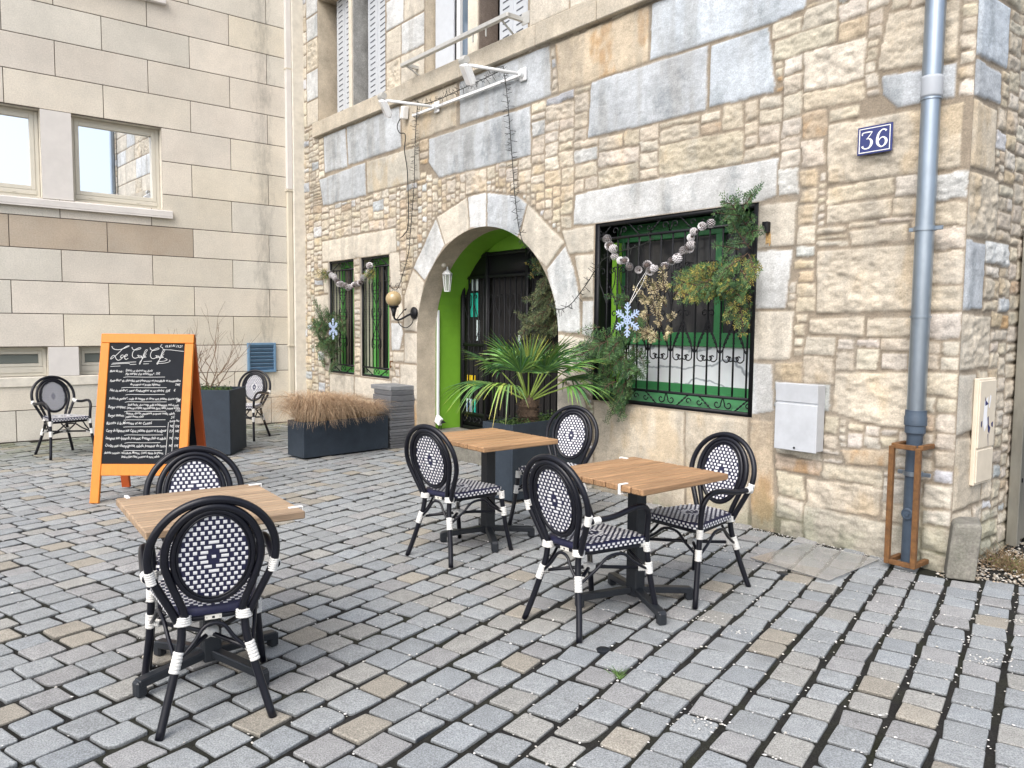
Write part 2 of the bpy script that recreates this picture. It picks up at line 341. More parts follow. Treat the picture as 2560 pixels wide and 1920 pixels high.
# ------------------------------------------------------------------ cafe building (local frame: x along the facade, y into it, z up)
cafe = thing('cafe_building', 'old rubble stone cafe building with arched doorway, green woodwork and grey shutters', 'building', CORN, RC)
UMAX, VMIN, VMAX, ST = 9.65, -.06, 6.95, .0125
BIG = [
('g',[(.77,4.30),(1.457,4.301),(1.51,3.755),(.806,3.761)]),('g',[(1.487,4.305),(2.926,4.305),(2.953,3.781),(1.536,3.768)]),
('g',[(.611,3.70),(2.018,3.745),(2.045,3.295),(.725,3.295)]),('m',[(2.058,3.745),(3.368,3.729),(3.401,3.323),(2.074,3.311)]),
('t',[(2.961,4.30),(4.178,4.30),(4.182,3.819),(2.978,3.79)]),('g',[(4.225,4.30),(5.767,4.298),(5.798,3.809),(5.481,3.795),(4.24,3.82)]),
('g',[(3.594,3.775),(5.481,3.772),(5.501,3.276),(3.814,3.284),(3.594,3.485)]),('r',[(5.842,4.29),(7.036,4.30),(7.04,3.821),(5.903,3.8)]),
('b',[(7.062,4.30),(7.058,3.825),(8.235,3.80),(8.497,3.83),(8.524,3.938),(8.2,4.24)]),('g',[(6.342,3.81),(7.663,3.80),(7.672,3.283),(6.312,3.301)]),
('b',[(7.69,3.784),(8.211,3.786),(8.282,3.345),(8.271,3.296),(7.69,3.298)]),('t',[(9.102,3.62),(9.55,3.576),(9.55,3.211),(9.051,3.264),(9.067,3.424)]),
('t',[(8.712,2.976),(9.60,2.95),(9.60,2.545),(8.723,2.559)]),('g',[(9.078,3.225),(9.55,3.195),(9.55,2.985),(9.186,2.995),(9.087,3.103)]),
('t',[(8.729,2.418),(9.191,2.41),(9.185,2.289),(8.722,2.283)]),('t',[(8.892,2.221),(9.297,2.24),(9.292,2.125),(8.922,2.12)]),
('t',[(8.664,2.10),(9.375,2.105),(9.384,1.665),(8.677,1.65)]),('t',[(8.841,1.235),(9.362,1.27),(9.373,.885),(9.049,.906),(8.83,.957)]),
('t',[(8.63,1.618),(9.034,1.632),(9.04,1.492),(8.627,1.51)]),('t',[(9.049,1.618),(9.352,1.625),(9.351,1.497),(9.052,1.488)]),
('o',[(8.902,.701),(9.28,.743),(9.278,.625),(8.945,.59)]),('c',[(8.186,2.48),(8.493,2.472),(8.48,2.149),(8.178,2.149)]),
('w',[(8.175,2.134),(8.474,2.123),(8.437,1.69),(8.178,1.69)]),('c',[(8.164,1.672),(8.509,1.674),(8.491,1.311),(8.164,1.298)]),
('w',[(8.157,1.282),(8.339,1.275),(8.37,.912),(8.166,.868)]),('c',[(5.965,2.477),(6.426,2.489),(6.421,2.246),(6.078,2.238)]),
('c',[(6.157,2.22),(6.422,2.226),(6.432,1.815),(6.27,1.819)]),('w',[(6.28,1.795),(6.433,1.79),(6.431,1.432),(6.272,1.467)]),
('w',[(6.134,2.512),(6.161,2.797),(6.429,2.816),(8.332,2.815),(8.324,2.524),(8.2,2.50),(6.436,2.50)]),
('s',[(6.445,.837),(7.523,.84),(7.55,-.06),(6.464,-.06)]),('s',[(7.535,.841),(8.145,.841),(8.177,-.06),(7.562,-.06)]),
('o',[(8.16,.836),(8.372,.845),(8.404,-.03),(8.20,-.03)]),('c',[(3.235,2.235),(3.503,2.068),(3.353,1.455),(3.032,1.462),(3.033,1.903)]),
('w',[(3.246,2.252),(3.754,2.815),(3.935,2.482),(3.51,2.084)]),('c',[(3.768,2.825),(4.386,2.993),(4.436,2.63),(3.948,2.481)]),
('w',[(4.398,2.996),(4.751,2.996),(4.757,2.618),(4.45,2.637)]),('g',[(4.766,2.994),(5.289,2.895),(5.449,2.795),(5.304,2.467),(4.772,2.618)]),
('c',[(5.464,2.79),(6.021,2.36),(5.752,2.132),(5.32,2.462)]),('w',[(6.026,2.325),(6.15,2.108),(6.235,1.831),(6.255,1.479),(5.941,1.482),(5.899,1.755),(5.757,2.118)]),
('c',[(5.942,1.463),(6.425,1.42),(6.427,.869),(6.121,.97),(5.937,1.03)]),('c',[(5.937,1.01),(6.11,.95),(6.30,.88),(6.42,.62),(6.30,.30),(5.937,.30)]),
('c',[(3.032,1.441),(3.354,1.438),(3.354,1.06),(3.031,1.05)]),('c',[(2.93,1.034),(3.346,1.043),(3.35,.609),(2.93,.608)]),('o',[(2.95,.59),(3.35,.59),(3.35,0),(2.95,0)]),
('c',[(.682,2.778),(2.818,2.788),(2.846,2.469),(.687,2.464)]),('c',[(.687,2.451),(.89,2.453),(.895,2.001),(.751,1.995)]),
('c',[(.414,1.965),(.893,1.979),(.894,1.653),(.424,1.616)]),('c',[(2.665,2.469),(2.9,2.469),(2.961,2.03),(2.686,2.03)]),
('c',[(2.686,2.012),(2.961,2.015),(3.002,1.583),(2.697,1.582)]),('w',[(2.697,1.571),(2.96,1.561),(3.001,1.432),(2.917,1.212),(2.726,1.206)]),
('c',[(2.747,1.19),(3.02,1.195),(3.02,1.062),(2.746,1.055)]),('c',[(.90,.80),(1.66,.80),(1.66,.50),(.90,.50)]),('c',[(1.69,.80),(2.70,.80),(2.70,.52),(1.69,.52)])]
rsb = np.random.RandomState(5)
for ua, ub, n in ((.20, .60, 1), (2.60, 3.51, 2), (5.45, 9.4, 6)):     # dressed blocks of the upper storey
    v = 4.545; k = 0
    while v < 6.9:
        h = rsb.uniform(.34, .46); m = n - (1 if (k % 2 and n > 2) else 0); c = np.linspace(ua, ub, m + 1)
        if 1 < m: c[1:-1] += rsb.uniform(-.12, .12, m - 1)
        for a, e in zip(c[:-1], c[1:]): BIG.append(('tcwc'[rsb.randint(4)], [(a + .006, v), (a + .006, v + h - .012), (e - .006, v + h - .012), (e - .006, v)]))
        v += h; k += 1
ARCH = [(3.34, -.2), (3.34, 1.42)] + [(4.645 - 1.305 * math.cos(a), 1.42 + 1.215 * math.sin(a)) for a in np.linspace(0, PI, 41)[1:-1]] + [(5.95, 1.42), (5.95, -.2)]
rect = lambda a, b, c, d: [(a, c), (a, d), (b, d), (b, c)]
OPEN = [ARCH, rect(.90, 1.68, .82, 2.46), rect(1.88, 2.66, .82, 2.46), rect(6.44, 8.18, .85, 2.50), rect(.62, 2.58, 4.53, 6.30), rect(3.53, 5.43, 4.53, 6.30)]
CLR = {'g': (.44, .465, .49), 'b': (.50, .545, .59), 'w': (.56, .57, .57), 'c': (0.566, 0.522, 0.447), 't': (0.535, 0.478, 0.389), 'm': (0.496, 0.469, 0.407), 'r': (0.531, 0.451, 0.341), 's': (0.531, 0.469, 0.376), 'o': (0.478, 0.394, 0.292)}
MORT = np.array((.285, .240, .185))

def poly_sd(P, U, V):
    """signed distance, >0 inside"""
    d = np.full(U.shape, 1e9); ins = np.zeros(U.shape, bool); n = len(P)
    for i in range(n):
        x0, y0 = P[i]; x1, y1 = P[(i + 1) % n]; ex, ey = x1 - x0, y1 - y0
        t = np.clip(((U - x0) * ex + (V - y0) * ey) / (ex * ex + ey * ey + 1e-12), 0, 1)
        d = np.minimum(d, (U - x0 - t * ex) ** 2 + (V - y0 - t * ey) ** 2)
        c = (y0 > V) != (y1 > V)
        if abs(ey) > 1e-12: ins ^= c & (U < (x0 + (V - y0) / ey * ex))
    return np.sqrt(d) * np.where(ins, 1, -1)

def rubble(name, u0, u1, v0, v1, big, opens, xform, seed, edge=None, parent=None, mid=99):
    rs = np.random.RandomState(seed)
    nu = int(round((u1 - u0) / ST)) + 1; nv = int(round((v1 - v0) / ST)) + 1
    us = np.linspace(u0, u1, nu); vs_ = np.linspace(v0, v1, nv); U, V = np.meshgrid(us, vs_)
    W = .016 * fbm(U * 6, V * 6, seed) + .011 * fbm(U * 24, V * 24, seed + 5)        # wobble of the stone edges
    WY = .014 * fbm(U * 5 + 30, V * 8, seed + 7) + .009 * fbm(U * 22, V * 22 + 9, seed + 8)
    H = .004 * fbm(U * 9, V * 9, seed + 1) + .003 * fbm(U * 40, V * 40, seed + 2)
    C = np.ones((nv, nu, 3)) * MORT * (1 + .25 * fbm(U * 3, V * 3, seed + 3)[..., None])
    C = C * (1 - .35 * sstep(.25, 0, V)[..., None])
    occ = np.zeros((nv, nu), bool)
    OD = np.full((nv, nu), -9.0)
    for P in opens:
        OD = np.maximum(OD, poly_sd(P, U, V))
    occ |= OD > -.012
    n1 = fbm(U * 9, V * 20, seed + 11); n2 = fbm(U * 38, V * 52, seed + 12); n3 = fbm(U * 3, V * 3, seed + 13); n4 = fbm(U * 5, V * 2.2, seed + 14, 5)
    n5 = fbm(U * 20 + V * 6, V * 34 - U * 5, seed + 18, 3)
    q_ = fbm(U * 11 + 3, V * 17, seed + 19) * 4.5; led = (np.floor(q_) + sstep(.55, 1.0, q_ - np.floor(q_))) / 4.5
    ridg = np.abs(fbm(U * 14 + 5, V * 26, seed + 16))
    def put(sl, d, kind, col, rough):
        m = sstep(0, .008, d)
        k = float(rs.uniform(.7, 1.25)); dome = np.clip(d / .05, 0, 1)
        tu, tv = rs.uniform(-.03, .03, 2)
        uu = U[sl] - U[sl].mean(); vv = V[sl] - V[sl].mean()
        if rough: h = .009 + .0015 * k * dome ** .5 + tu * uu * .8 + tv * vv + (.010 * n1[sl] + .014 * led[sl] + .006 * n2[sl] + .010 * ridg[sl] + .010 * n5[sl]) * (.4 + .6 * dome)
        else: h = .008 + .004 * dome ** .5 + .0035 * n1[sl] * dome + .0025 * n2[sl]
        H[sl] = H[sl] * (1 - m) + m * np.maximum(h, .001)
        cc = np.array(col)[None, None, :] * (1 + .22 * n3[sl] + .14 * n2[sl])[..., None]
        st = sstep(.15, .6, n4[sl] + .35 * n2[sl]) * (.46 if kind in 'gbw' else .34)      # weather stains
        dk = np.array((.16, .185, .20)) if kind in 'gbw' else np.array((.30, .30, .28))
        cc = cc * (1 - st[..., None]) + dk * st[..., None]
        if kind in 'rmo':
            s2 = sstep(.05, .45, n4[sl] + .5 * n3[sl])[..., None]; cc = cc * (1 - .6 * s2) + np.array((.42, .23, .075) if kind != 'm' else (.50, .41, .28)) * .6 * s2
        if kind in 'ts':
            s2 = sstep(.1, .5, -n4[sl] + .3 * n3[sl])[..., None]; cc = cc * (1 - .35 * s2) + np.array((.50, .36, .19)) * .35 * s2
        C[sl] = C[sl] * (1 - m[..., None]) + cc * m[..., None]
    for kind, P in big:
        a = np.array(P); i0 = max(0, int((a[:, 0].min() - u0) / ST) - 3); i1 = min(nu, int((a[:, 0].max() - u0) / ST) + 4); j0 = max(0, int((a[:, 1].min() - v0) / ST) - 3); j1 = min(nv, int((a[:, 1].max() - v0) / ST) + 4)
        if i1 <= i0 or j1 <= j0: continue
        sl = (slice(j0, j1), slice(i0, i1))
        d = poly_sd(P, U[sl] + W[sl] * .5, V[sl] + WY[sl] * .5) - .002
        put(sl, d, kind, np.array(CLR[kind]) * rs.uniform(.93, 1.07), kind == 't' and (a[:, 1].max() - a[:, 1].min()) < .5)
        occ[sl] |= poly_sd(P, U[sl], V[sl]) > -.008
    for j in range(nv):
        i = 0
        while i < nu:
            if occ[j, i]: i += 1; continue
            e = i
            hh_ = rs.uniform(.075, .17) * (.85 + .62 * (us[i] / 9.65) ** 1.5) if vs_[j] < mid else rs.uniform(.26, .44)
            if rs.rand() < .12: hh_ *= 1.35
            lim = int(hh_ * rs.uniform(1.3, 3.4) / ST)
            while e < nu and not occ[j, e] and e - i < lim: e += 1
            r = e
            while r < nu and not occ[j, r] and r - e < 9: r += 1
            if r - e < 9: e = r
            hl = max(4, min(int(hh_ / ST), int((e - i) * rs.uniform(.8, 1.1)))); t = j
            while t < nv and t - j < hl and not occ[t, i:e].any(): t += 1
            tt = t
            while tt < nv and tt - t < 4 and not occ[tt, i:e].any(): tt += 1
            if tt - t < 4: t = tt
            if e - i < 5 or t - j < 3:
                occ[j, i:e] = True; i = e; continue
            occ[j:t, i:e] = True
            if t - j >= 3 and e - i >= 4:
                sl = (slice(j, t), slice(i, e)); g = rs.uniform(.003, .010)
                x = U[sl] + W[sl]; y = V[sl] + WY[sl]; hw = (e - i) * ST / 2; hh = (t - j) * ST / 2
                cu = U[sl].mean(); cv = V[sl].mean(); rr = min(rs.uniform(.006, .022), hw * .6, hh * .6)
                sk = rs.uniform(-.09, .09); qx = np.abs(x - cu + sk * (y - cv)) - hw + rr; qy = np.abs(y - cv + sk * .7 * (x - cu)) - hh + rr
                d = -(np.hypot(np.maximum(qx, 0), np.maximum(qy, 0)) + np.minimum(np.maximum(qx, qy), 0) - rr) - g
                z = rs.rand()
                if vs_[j] >= mid: kind = 'c' if z < .6 else ('t' if z < .85 else 'w')
                else: kind = 't' if z < .60 else ('c' if z < .87 else ('o' if z < .92 else ('w' if z < .97 else 'g')))
                put(sl, d, kind, np.array(CLR[kind]) * rs.uniform(.88, 1.08) * np.array((1, rs.uniform(.98, 1.01), rs.uniform(.94, 1.04))), vs_[j] < mid)
            i = e
    H = H + .012 * fbm(U * .8, V * .8, seed + 21)
    if len(opens):
        k = sstep(.05, .012, -OD); H = H * (1 - k) + .010 * k
    if edge is not None: H = H * sstep(0, .05, edge(U, V)) + 0.0
    C = C * (1 - .30 * sstep(.28, .0, V + .2 * n3)[..., None])                       # darker towards the foot of the wall
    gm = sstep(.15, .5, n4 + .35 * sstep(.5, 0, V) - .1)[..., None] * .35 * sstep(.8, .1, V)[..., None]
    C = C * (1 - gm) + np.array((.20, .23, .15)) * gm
    if parent is not None and name == 'wall':
        run = fbm(U * 7, V * .9, seed + 31, 4); gr = sstep(.12, .55, run + .28 * sstep(3.3, 4.3, V) * (V < 4.33) + .18 * sstep(.0, .5, fbm(U * 2, V * 2, seed + 33)))[..., None] * .30
        C = C * (1 - gr) + np.array((.27, .255, .225)) * gr
    # snap vertices near an opening on to its outline
    US, VS = U.copy(), V.copy()
    for P in opens:
        n = len(P); sd = poly_sd(P, U, V); jj, ii = np.where(np.abs(sd) < ST * .72)
        best = np.full(len(jj), 1e9); bu = np.zeros(len(jj)); bv = np.zeros(len(jj)); pu, pv = U[jj, ii], V[jj, ii]
        for a in range(n):
            x0, y0 = P[a]; x1, y1 = P[(a + 1) % n]; ex, ey = x1 - x0, y1 - y0
            t = np.clip(((pu - x0) * ex + (pv - y0) * ey) / (ex * ex + ey * ey + 1e-12), 0, 1)
            qu, qv = x0 + t * ex, y0 + t * ey; dd = (pu - qu) ** 2 + (pv - qv) ** 2; b = dd < best
            best[b] = dd[b]; bu[b] = qu[b]; bv[b] = qv[b]
        US[jj, ii] = bu; VS[jj, ii] = bv; OD[jj, ii] = 0
    idx = np.arange(nu * nv).reshape(nv, nu)
    F = np.stack([idx[:-1, :-1], idx[:-1, 1:], idx[1:, 1:], idx[1:, :-1]], -1).reshape(-1, 4)
    od = OD.ravel(); keep = ~((od[F] >= 0).all(1)); F = F[keep]
    used = np.unique(F); mp = np.zeros(nu * nv, int); mp[used] = np.arange(len(used))
    Vv = xform(US.ravel()[used], H.ravel()[used], VS.ravel()[used])
    return np_mesh(name, Vv, mp[F], M['stone'], parent, np.clip(C.reshape(-1, 3)[used], .02, .9), False)

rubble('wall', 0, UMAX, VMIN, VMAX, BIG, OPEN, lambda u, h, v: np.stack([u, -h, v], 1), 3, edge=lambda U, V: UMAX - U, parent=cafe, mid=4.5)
SIDE_D = 3.4
SB_ = []
for i, (a, b) in enumerate([(0, .38), (.39, .86), (.88, 1.27), (1.29, 1.65), (1.67, 2.11), (2.13, 2.53), (2.55, 2.96), (2.98, 3.2), (3.22, 3.62), (3.64, 4.1), (4.12, 4.6)]):
    wd = (.30, .42, .28, .46, .30, .44, .36, .40, .48, .3, .4)[i]
    SB_.append(('tsctgtsgbtc'[i], [(.0, a), (.0, b), (wd, b - .01), (wd + .01, a + .01)]))
rubble('side_wall', 0, 1.15, VMIN, 5.6, SB_, [], lambda u, h, v: np.stack([UMAX + h, u, v], 1), 9, edge=lambda U, V: U, parent=cafe)
b = MB()   # upper storeys and depth of the block
b.box((UMAX / 2, .06, 8.4), (UMAX, .12, 2.9)); b.box((UMAX / 2 - .02, 3.2, 4.9), (UMAX - .08, 5.0, 9.8)); b.box((UMAX - .07, 2.3, 4.9), (.1, 4.4, 9.8))
b.build('body', M['cutstone'], cafe)
b = MB(); b.prism([(-.2, -.45, 9.75), (UMAX + .4, -.45, 9.75), (UMAX + .4, 3.2, 11.6), (-.2, 3.2, 11.6)], (0, 0, .12)); b.build('roof', mat('clay_tiles', (.19, .085, .05), rough=.85, var=.3, vscale=12), cafe)

# reveals
def reveal(name, P, y0, y1, m, closed=False, seg=1):
    r = MB(); n = len(P); R = n if closed else n - 1
    ys = np.linspace(y0, y1, seg + 1)
    for i in range(R):
        a = P[i]; c = P[(i + 1) % n]
        for k in range(seg):
            r.quad((a[0], ys[k], a[1]), (a[0], ys[k + 1], a[1]), (c[0], ys[k + 1], c[1]), (c[0], ys[k], c[1]))
    return r.build(name, m, cafe)
reveal('arch_reveal', ARCH, -.010, .27, M['jamb'])
reveal('green_reveal', [(x - .004 * np.sign(4.645 - x), z) for x, z in ARCH], .272, .66, M['green'])
for P in OPEN[1:3]: reveal('window_reveal', P, -.010, .26, M['cutstone'], True)
reveal('window_reveal', OPEN[3], -.010, .34, M['iron'], True)
for P in OPEN[4:]: reveal('window_reveal', P, -.010, .36, M['jamb'], True)

# string course and sills of the upper floor
b = MB(); cuts = [.50, .93, 1.42, 2.28, 2.72, 3.12, 4.31, 5.60, 6.45, 7.3, 8.2]
for a, c in zip(cuts[:-1], cuts[1:]): b.box(((a + c) / 2, -.028, 4.425), (c - a - .008, .075, .21), None, .008)
b.build('string_course', M['string'], cafe)

def mullion(u0, u1, z0, z1, y1, m): 
    q = MB(); q.box(((u0 + u1) / 2, y1 / 2 - .006, (z0 + z1) / 2), (u1 - u0, y1, z1 - z0)); return q.build('mullion', m, cafe)
mullion(1.57, 1.66, 4.532, 6.30, .26, M['cutstone']); mullion(4.39, 4.57, 4.532, 6.30, .26, M['cutstone'])
for u, m in ((1.672, mat('lichen_stone', (.26, .26, .25), rough=.9, var=.3, vscale=8, var2=.3, vscale2=90)), (4.582, mat('brown_stone', (.15, .12, .10), rough=.9, var=.3, vscale=8, var2=.3, vscale2=90))):
    q = MB(); q.box((u, .135, 5.41), (.022, .25, 1.74)); q.build('mullion_side', m, cafe)

M['slot'] = mat('slot_shade', (.09, .10, .12), rough=.8)  # dark colour paints the shade inside louvre slots and behind the vent
def shutter(u0, u1, z0, z1, y, cols=3):
    s = MB(); t = .035; s.box(((u0 + u1) / 2, y, (z0 + z1) / 2), (u1 - u0, t, z1 - z0), None, .003)
    wd = (u1 - u0) / cols
    for c in range(1, cols): s.box((u0 + c * wd, y - t / 2 - .002, (z0 + z1) / 2), (.012, .008, z1 - z0))
    n = int((z1 - z0) / .075); s.mi = 1
    for c in range(cols):
        for k in range(n):
            z = z0 + .06 + k * .075; x = u0 + (c + .5) * wd
            s.box((x, y - t / 2 - .001, z), (wd * .48, .006, .012), Euler((0, rad(-6), 0)).to_matrix())
    s.build('shutter', [M['shutter'], M['slot']], cafe)
shutter(.80, 1.55, 4.54, 6.28, .22); shutter(1.74, 2.56, 4.54, 6.28, .22)
shutter(4.72, 5.42, 4.54, 6.28, .20)
# folded shutter leaf in the second window, lying against its left jamb
s = MB(); s.box((3.70, .16, 5.41), (.30, .03, 1.74), Euler((0, 0, rad(12))).to_matrix(), .003); s.build('folded_shutter', M['shutter'], cafe)
def fill(name, u0, u1, z0, z1, y, m, parent=cafe):
    q = MB(); q.box(((u0 + u1) / 2, y + .01, (z0 + z1) / 2), (u1 - u0, .02, z1 - z0)); return q.build(name, m, parent)
def frame(name, u0, u1, z0, z1, y, w_, d, m, mids=(), parent=cafe):
    q = MB()
    q.box((u0 + w_ / 2, y, (z0 + z1) / 2), (w_, d, z1 - z0), None, .004); q.box((u1 - w_ / 2, y, (z0 + z1) / 2), (w_, d, z1 - z0), None, .004)
    q.box(((u0 + u1) / 2, y, z0 + w_ / 2), (u1 - u0 - 2 * w_, d * .96, w_), None, .004); q.box(((u0 + u1) / 2, y, z1 - w_ / 2), (u1 - u0 - 2 * w_, d * .96, w_), None, .004)
    for mu in mids: q.box((mu, y, (z0 + z1) / 2), (w_ * .9, d * .92, z1 - z0 - 2 * w_), None, .004)
    return q.build(name, m, parent)
f = frame('window', 3.86, 4.39, 4.54, 6.28, .24, .06, .06, M['white_metal']); fill('pane', 3.93, 4.33, 4.61, 6.22, .25, mat('bluish_glass', (.10, .14, .19), rough=.06), f)
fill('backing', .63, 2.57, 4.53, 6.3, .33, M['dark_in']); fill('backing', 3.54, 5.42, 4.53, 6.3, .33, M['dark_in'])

# railing under the second upper window
b = MB(); b.bar((3.30, -.20, 4.66), (5.36, -.20, 4.66), .05, .045, bev=.004)
for u in (3.36, 5.34): b.bar((u, -.20, 4.66), (u, .0, 4.66), .04, .04)
b.bar((5.34, -.01, 4.66), (5.46, -.01, 4.66), .012, .12); b.bar((3.40, -.2, 4.64), (3.40, -.02, 4.56), .015, .015); b.bar((5.24, -.2, 4.64), (5.24, -.02, 4.52), .015, .015)
for u in (4.75, 4.98): b.bar((u, -.20, 4.64), (u, -.20, 4.55), .012, .012)
b.build('railing', M['rail'], cafe)

# ------------------------------------------------------------------ wrought iron
def spiral(c, r, turns, a0, sgn, n=22):
    return [(c[0] + r * (1 - .78 * k / n) * math.cos(a0 + sgn * 2 * PI * turns * k / n), c[1] + r * (1 - .78 * k / n) * math.sin(a0 + sgn * 2 * PI * turns * k / n)) for k in range(n + 1)]
class Grille(MB):
    def __init__(s, y): super().__init__(); s.y = y
    def line(s, pts, r=.006, tw=0):
        P = [(p[0], s.y, p[1]) for p in pts]; s.tube(P, r, 6)
        if tw:
            a = Vector(P[0]); d = Vector(P[-1]) - a; n = int(d.length / .034)
            for k in range(n):
                c = a + d * ((k + .5) / n); s.lathe([(.004, -.009), (.0125, 0), (.004, .009)], c, 6)
    def scroll(s, x, z, r, dx, dz):
        """C of two small volutes leaving (x,z); dx, dz = +-1"""
        p = spiral((x + dx * r, z), r, .95, PI if dx > 0 else 0, -dz * dx)
        s.line(p, .0052)
    def heart(s, x, z0, z1, hw, up=1):
        for sg in (-1, 1):
            top = z1 if up > 0 else z0; bot = z0 if up > 0 else z1
            h = abs(z1 - z0); r = hw * .36
            cx, cz = x + sg * hw * .50, top - up * r
            sp = spiral((cx, cz), r, .9, -PI / 2 * 0 + (0 if sg > 0 else PI), sg * up, 16)
            P = [(x, bot), (x + sg * hw * .35, bot + up * h * .28), (x + sg * hw * .80, bot + up * h * .58)] + sp
            s.line([(p.x, p.y) for p in catmull([(a, b_, 0) for a, b_ in P], 3)], .0052)
# big window grille
G = Grille(.012); u0, u1, z0, z1 = 6.44, 8.18, .85, 2.50
for a in (u0 + .022, u1 - .022): G.box((a, .012, (z0 + z1) / 2), (.044, .03, z1 - z0 - .004))
G.box(((u0 + u1) / 2, .012, z0 + .018), (u1 - u0 - .09, .028, .032)); G.box(((u0 + u1) / 2, .012, z1 - .018), (u1 - u0 - .09, .028, .032))
for z in (.985, 2.35): G.box(((u0 + u1) / 2, .012, z), (u1 - u0 - .09, .024, .022))
bars = [6.585 + .1265 * k for k in range(13)]
for k, u in enumerate(bars):
    G.line([(u, .99), (u, 2.35)], .0085)
    G.line([(u, 1.72), (u, 2.02)], .006, 1)
    if k >= 5: G.line([(u, 1.40), (u, 1.60)], .006, 1)
for k in range(0, 12, 2):
    x = bars[k]; G.heart(x, 1.74, 2.09, .115); 
for k in range(1, 12, 2):
    x = bars[k]; G.scroll(x, 2.06, .035, 1, 1); G.scroll(x, 2.06, .035, -1, 1)
    G.line([(x, 1.74), (x + .10, 1.92)], .005, 1); G.line([(x, 1.74), (x - .10, 1.92)], .005, 1)
for k in range(1, 13, 2):
    x = bars[k]; G.heart(x, 1.26, 1.62, .115, -1); G.scroll(x, 1.30, .03, 1, -1); G.scroll(x, 1.30, .03, -1, -1)
    G.scroll(x, 1.66, .035, 1, 1); G.scroll(x, 1.66, .035, -1, 1)
    G.line([(x, 1.58), (x + .115, 1.34)], .005, 1); G.line([(x, 1.58), (x - .115, 1.34)], .005, 1)
for (za, zb) in ((.985, .87), (2.35, 2.475)):
    zm = (za + zb) / 2; n = 3
    for k in range(n):
        c = u0 + (k + .5) * (u1 - u0) / n
        for sg in (-1, 1):
            G.line([(c, za), (c + sg * .02, zm)] + spiral((c + sg * .055, zm), .038, .9, PI if sg > 0 else 0, -sg * (1 if zb > za else -1)), .0055)
            G.line([(c + sg * .10, zb), (c + sg * .24, za)], .0055, 1)
            G.line(spiral((c + sg * .235, zm), .03, .9, 0, sg), .005)
G.build('window_grille', M['iron'], cafe, True)
# narrow windows' grilles
for (u0, u1) in ((.90, 1.68), (1.88, 2.66)):
    G = Grille(.02); z0, z1 = .82, 2.46; c = (u0 + u1) / 2; w_ = u1 - u0
    for a in (u0 + .015, u1 - .015): G.box((a, .02, (z0 + z1) / 2), (.03, .025, z1 - z0 - .004))
    for z in (z0 + .02, .95, 2.32, z1 - .02): G.box((c, .02, z), (w_ - .065, .022, .022))
    for k in range(7):
        u = u0 + .10 + k * (w_ - .20) / 6; G.line([(u, .95), (u, 2.32)], .0085)
        G.line([(u, 1.45), (u, 2.05)], .006, 1)
    for zz, up in ((1.80, 1), (1.45, 1), (1.20, -1)):
        G.heart(c, zz, zz + .33, .15, up); G.scroll(c, zz + .17, .05, 1, up); G.scroll(c, zz + .17, .05, -1, up)
    for sg in (-1, 1):
        G.scroll(c, .89, .045, sg, 1); G.line([(c + sg * .08, .84), (c + sg * .3, .94)], .0055, 1); G.scroll(c + sg * .30, .89, .03, -sg, 1)
        G.scroll(c, 2.39, .045, sg, -1); G.line([(c + sg * .08, 2.44), (c + sg * .3, 2.33)], .0055, 1)
    G.build('window_grille', M['iron'], cafe, True)
    # woodwork behind
    f = frame('window', u0 + .002, u1 - .002, .822, 2.455, .21, .085, .05, M['green3'], (c + .03,)); fill('pane', u0 + .06, u1 - .06, .88, 2.40, .225, M['glass_dark'], f)
    q = MB(); 
    for k in range(5): q.box((u0 + .17 + (k % 2) * .02 + k * .012, .205 + (k % 2) * .008, 1.62), (.045, .012, 1.45))
    q.build('curtain', M['curtain'], f)
    q = MB(); q.box((c, .12, .835), (w_ - .004, .19, .02), Euler((rad(-6), 0, 0)).to_matrix()); q.build('window_sill', M['green2'], f)
# big window: woodwork, glass, marble panel
f = frame('window', 6.442, 8.178, .96, 2.495, .31, .085, .06, M['green2'])
q = MB(); q.box((7.62, .305, 1.95), (.07, .05, .90)); q.build('mullion', M['green2'], f)
q = MB(); q.box((7.31, .30, 1.44), (1.56, .07, .12), None, .004); q.build('transom', M['green2'], f); q = MB(); q.box((7.31, .30, 2.38), (1.56, .05, .09), None, .004); q.build('top_rail', M['green2'], f)
fill('pane', 6.52, 8.10, 1.5, 2.44, .315, mat('curtained_glass', (.050, .050, .054), rough=.12, var=.3, vscale=3, stretch=(4, 1, .5)), f); fill('marble_panel', 6.52, 8.10, .97, 1.385, .297, M['marble'], f)
q = MB(); q.prism([(6.445, .03, .885), (8.175, .03, .885), (8.175, .30, .985), (6.445, .30, .985)], (0, 0, -.03)); q.build('window_sill', M['green2'], f)
q = MB(); q.box((6.525, .20, 1.66), (.075, .05, 1.34)); q.build('casement_stile', M['green'], f)

# doorway: step, gate, dark door, posters
q = MB(); q.box((4.645, .26, .10), (2.60, .80, .22), None, .012); q.build('door_step', M['concrete'], cafe)
g = fill('door', 3.345, 5.945, .21, 2.64, .66, M['dark_in'])
q = MB(); q.box((4.645, .635, 2.56), (2.6, .02, .24)); q.prism([(3.34, .625, 2.44), (3.34, .625, 2.2), (3.62, .625, 2.44)], (0, .02, 0)); q.build('green_header', M['green'], cafe)
G = Grille(.60)
for u in (3.47, 3.98, 4.75, 5.50): G.box((u, .60, 1.33), (.05, .04, 2.22))
for z in (.24, .42, 1.30, 2.14, 2.41): G.box((4.70, .60, z), (2.46, .03, .035))
G.box((4.70, .61, 2.27), (2.46, .015, .24)); G.box((4.70, .615, .33), (2.46, .015, .16))
for k in range(23):
    u = 3.50 + k * .104; G.line([(u, .42), (u, 2.14)], .010)
    G.line([(u, 1.55), (u, 1.85)], .006, 1); G.line([(u, .75), (u, 1.05)], .006, 1)
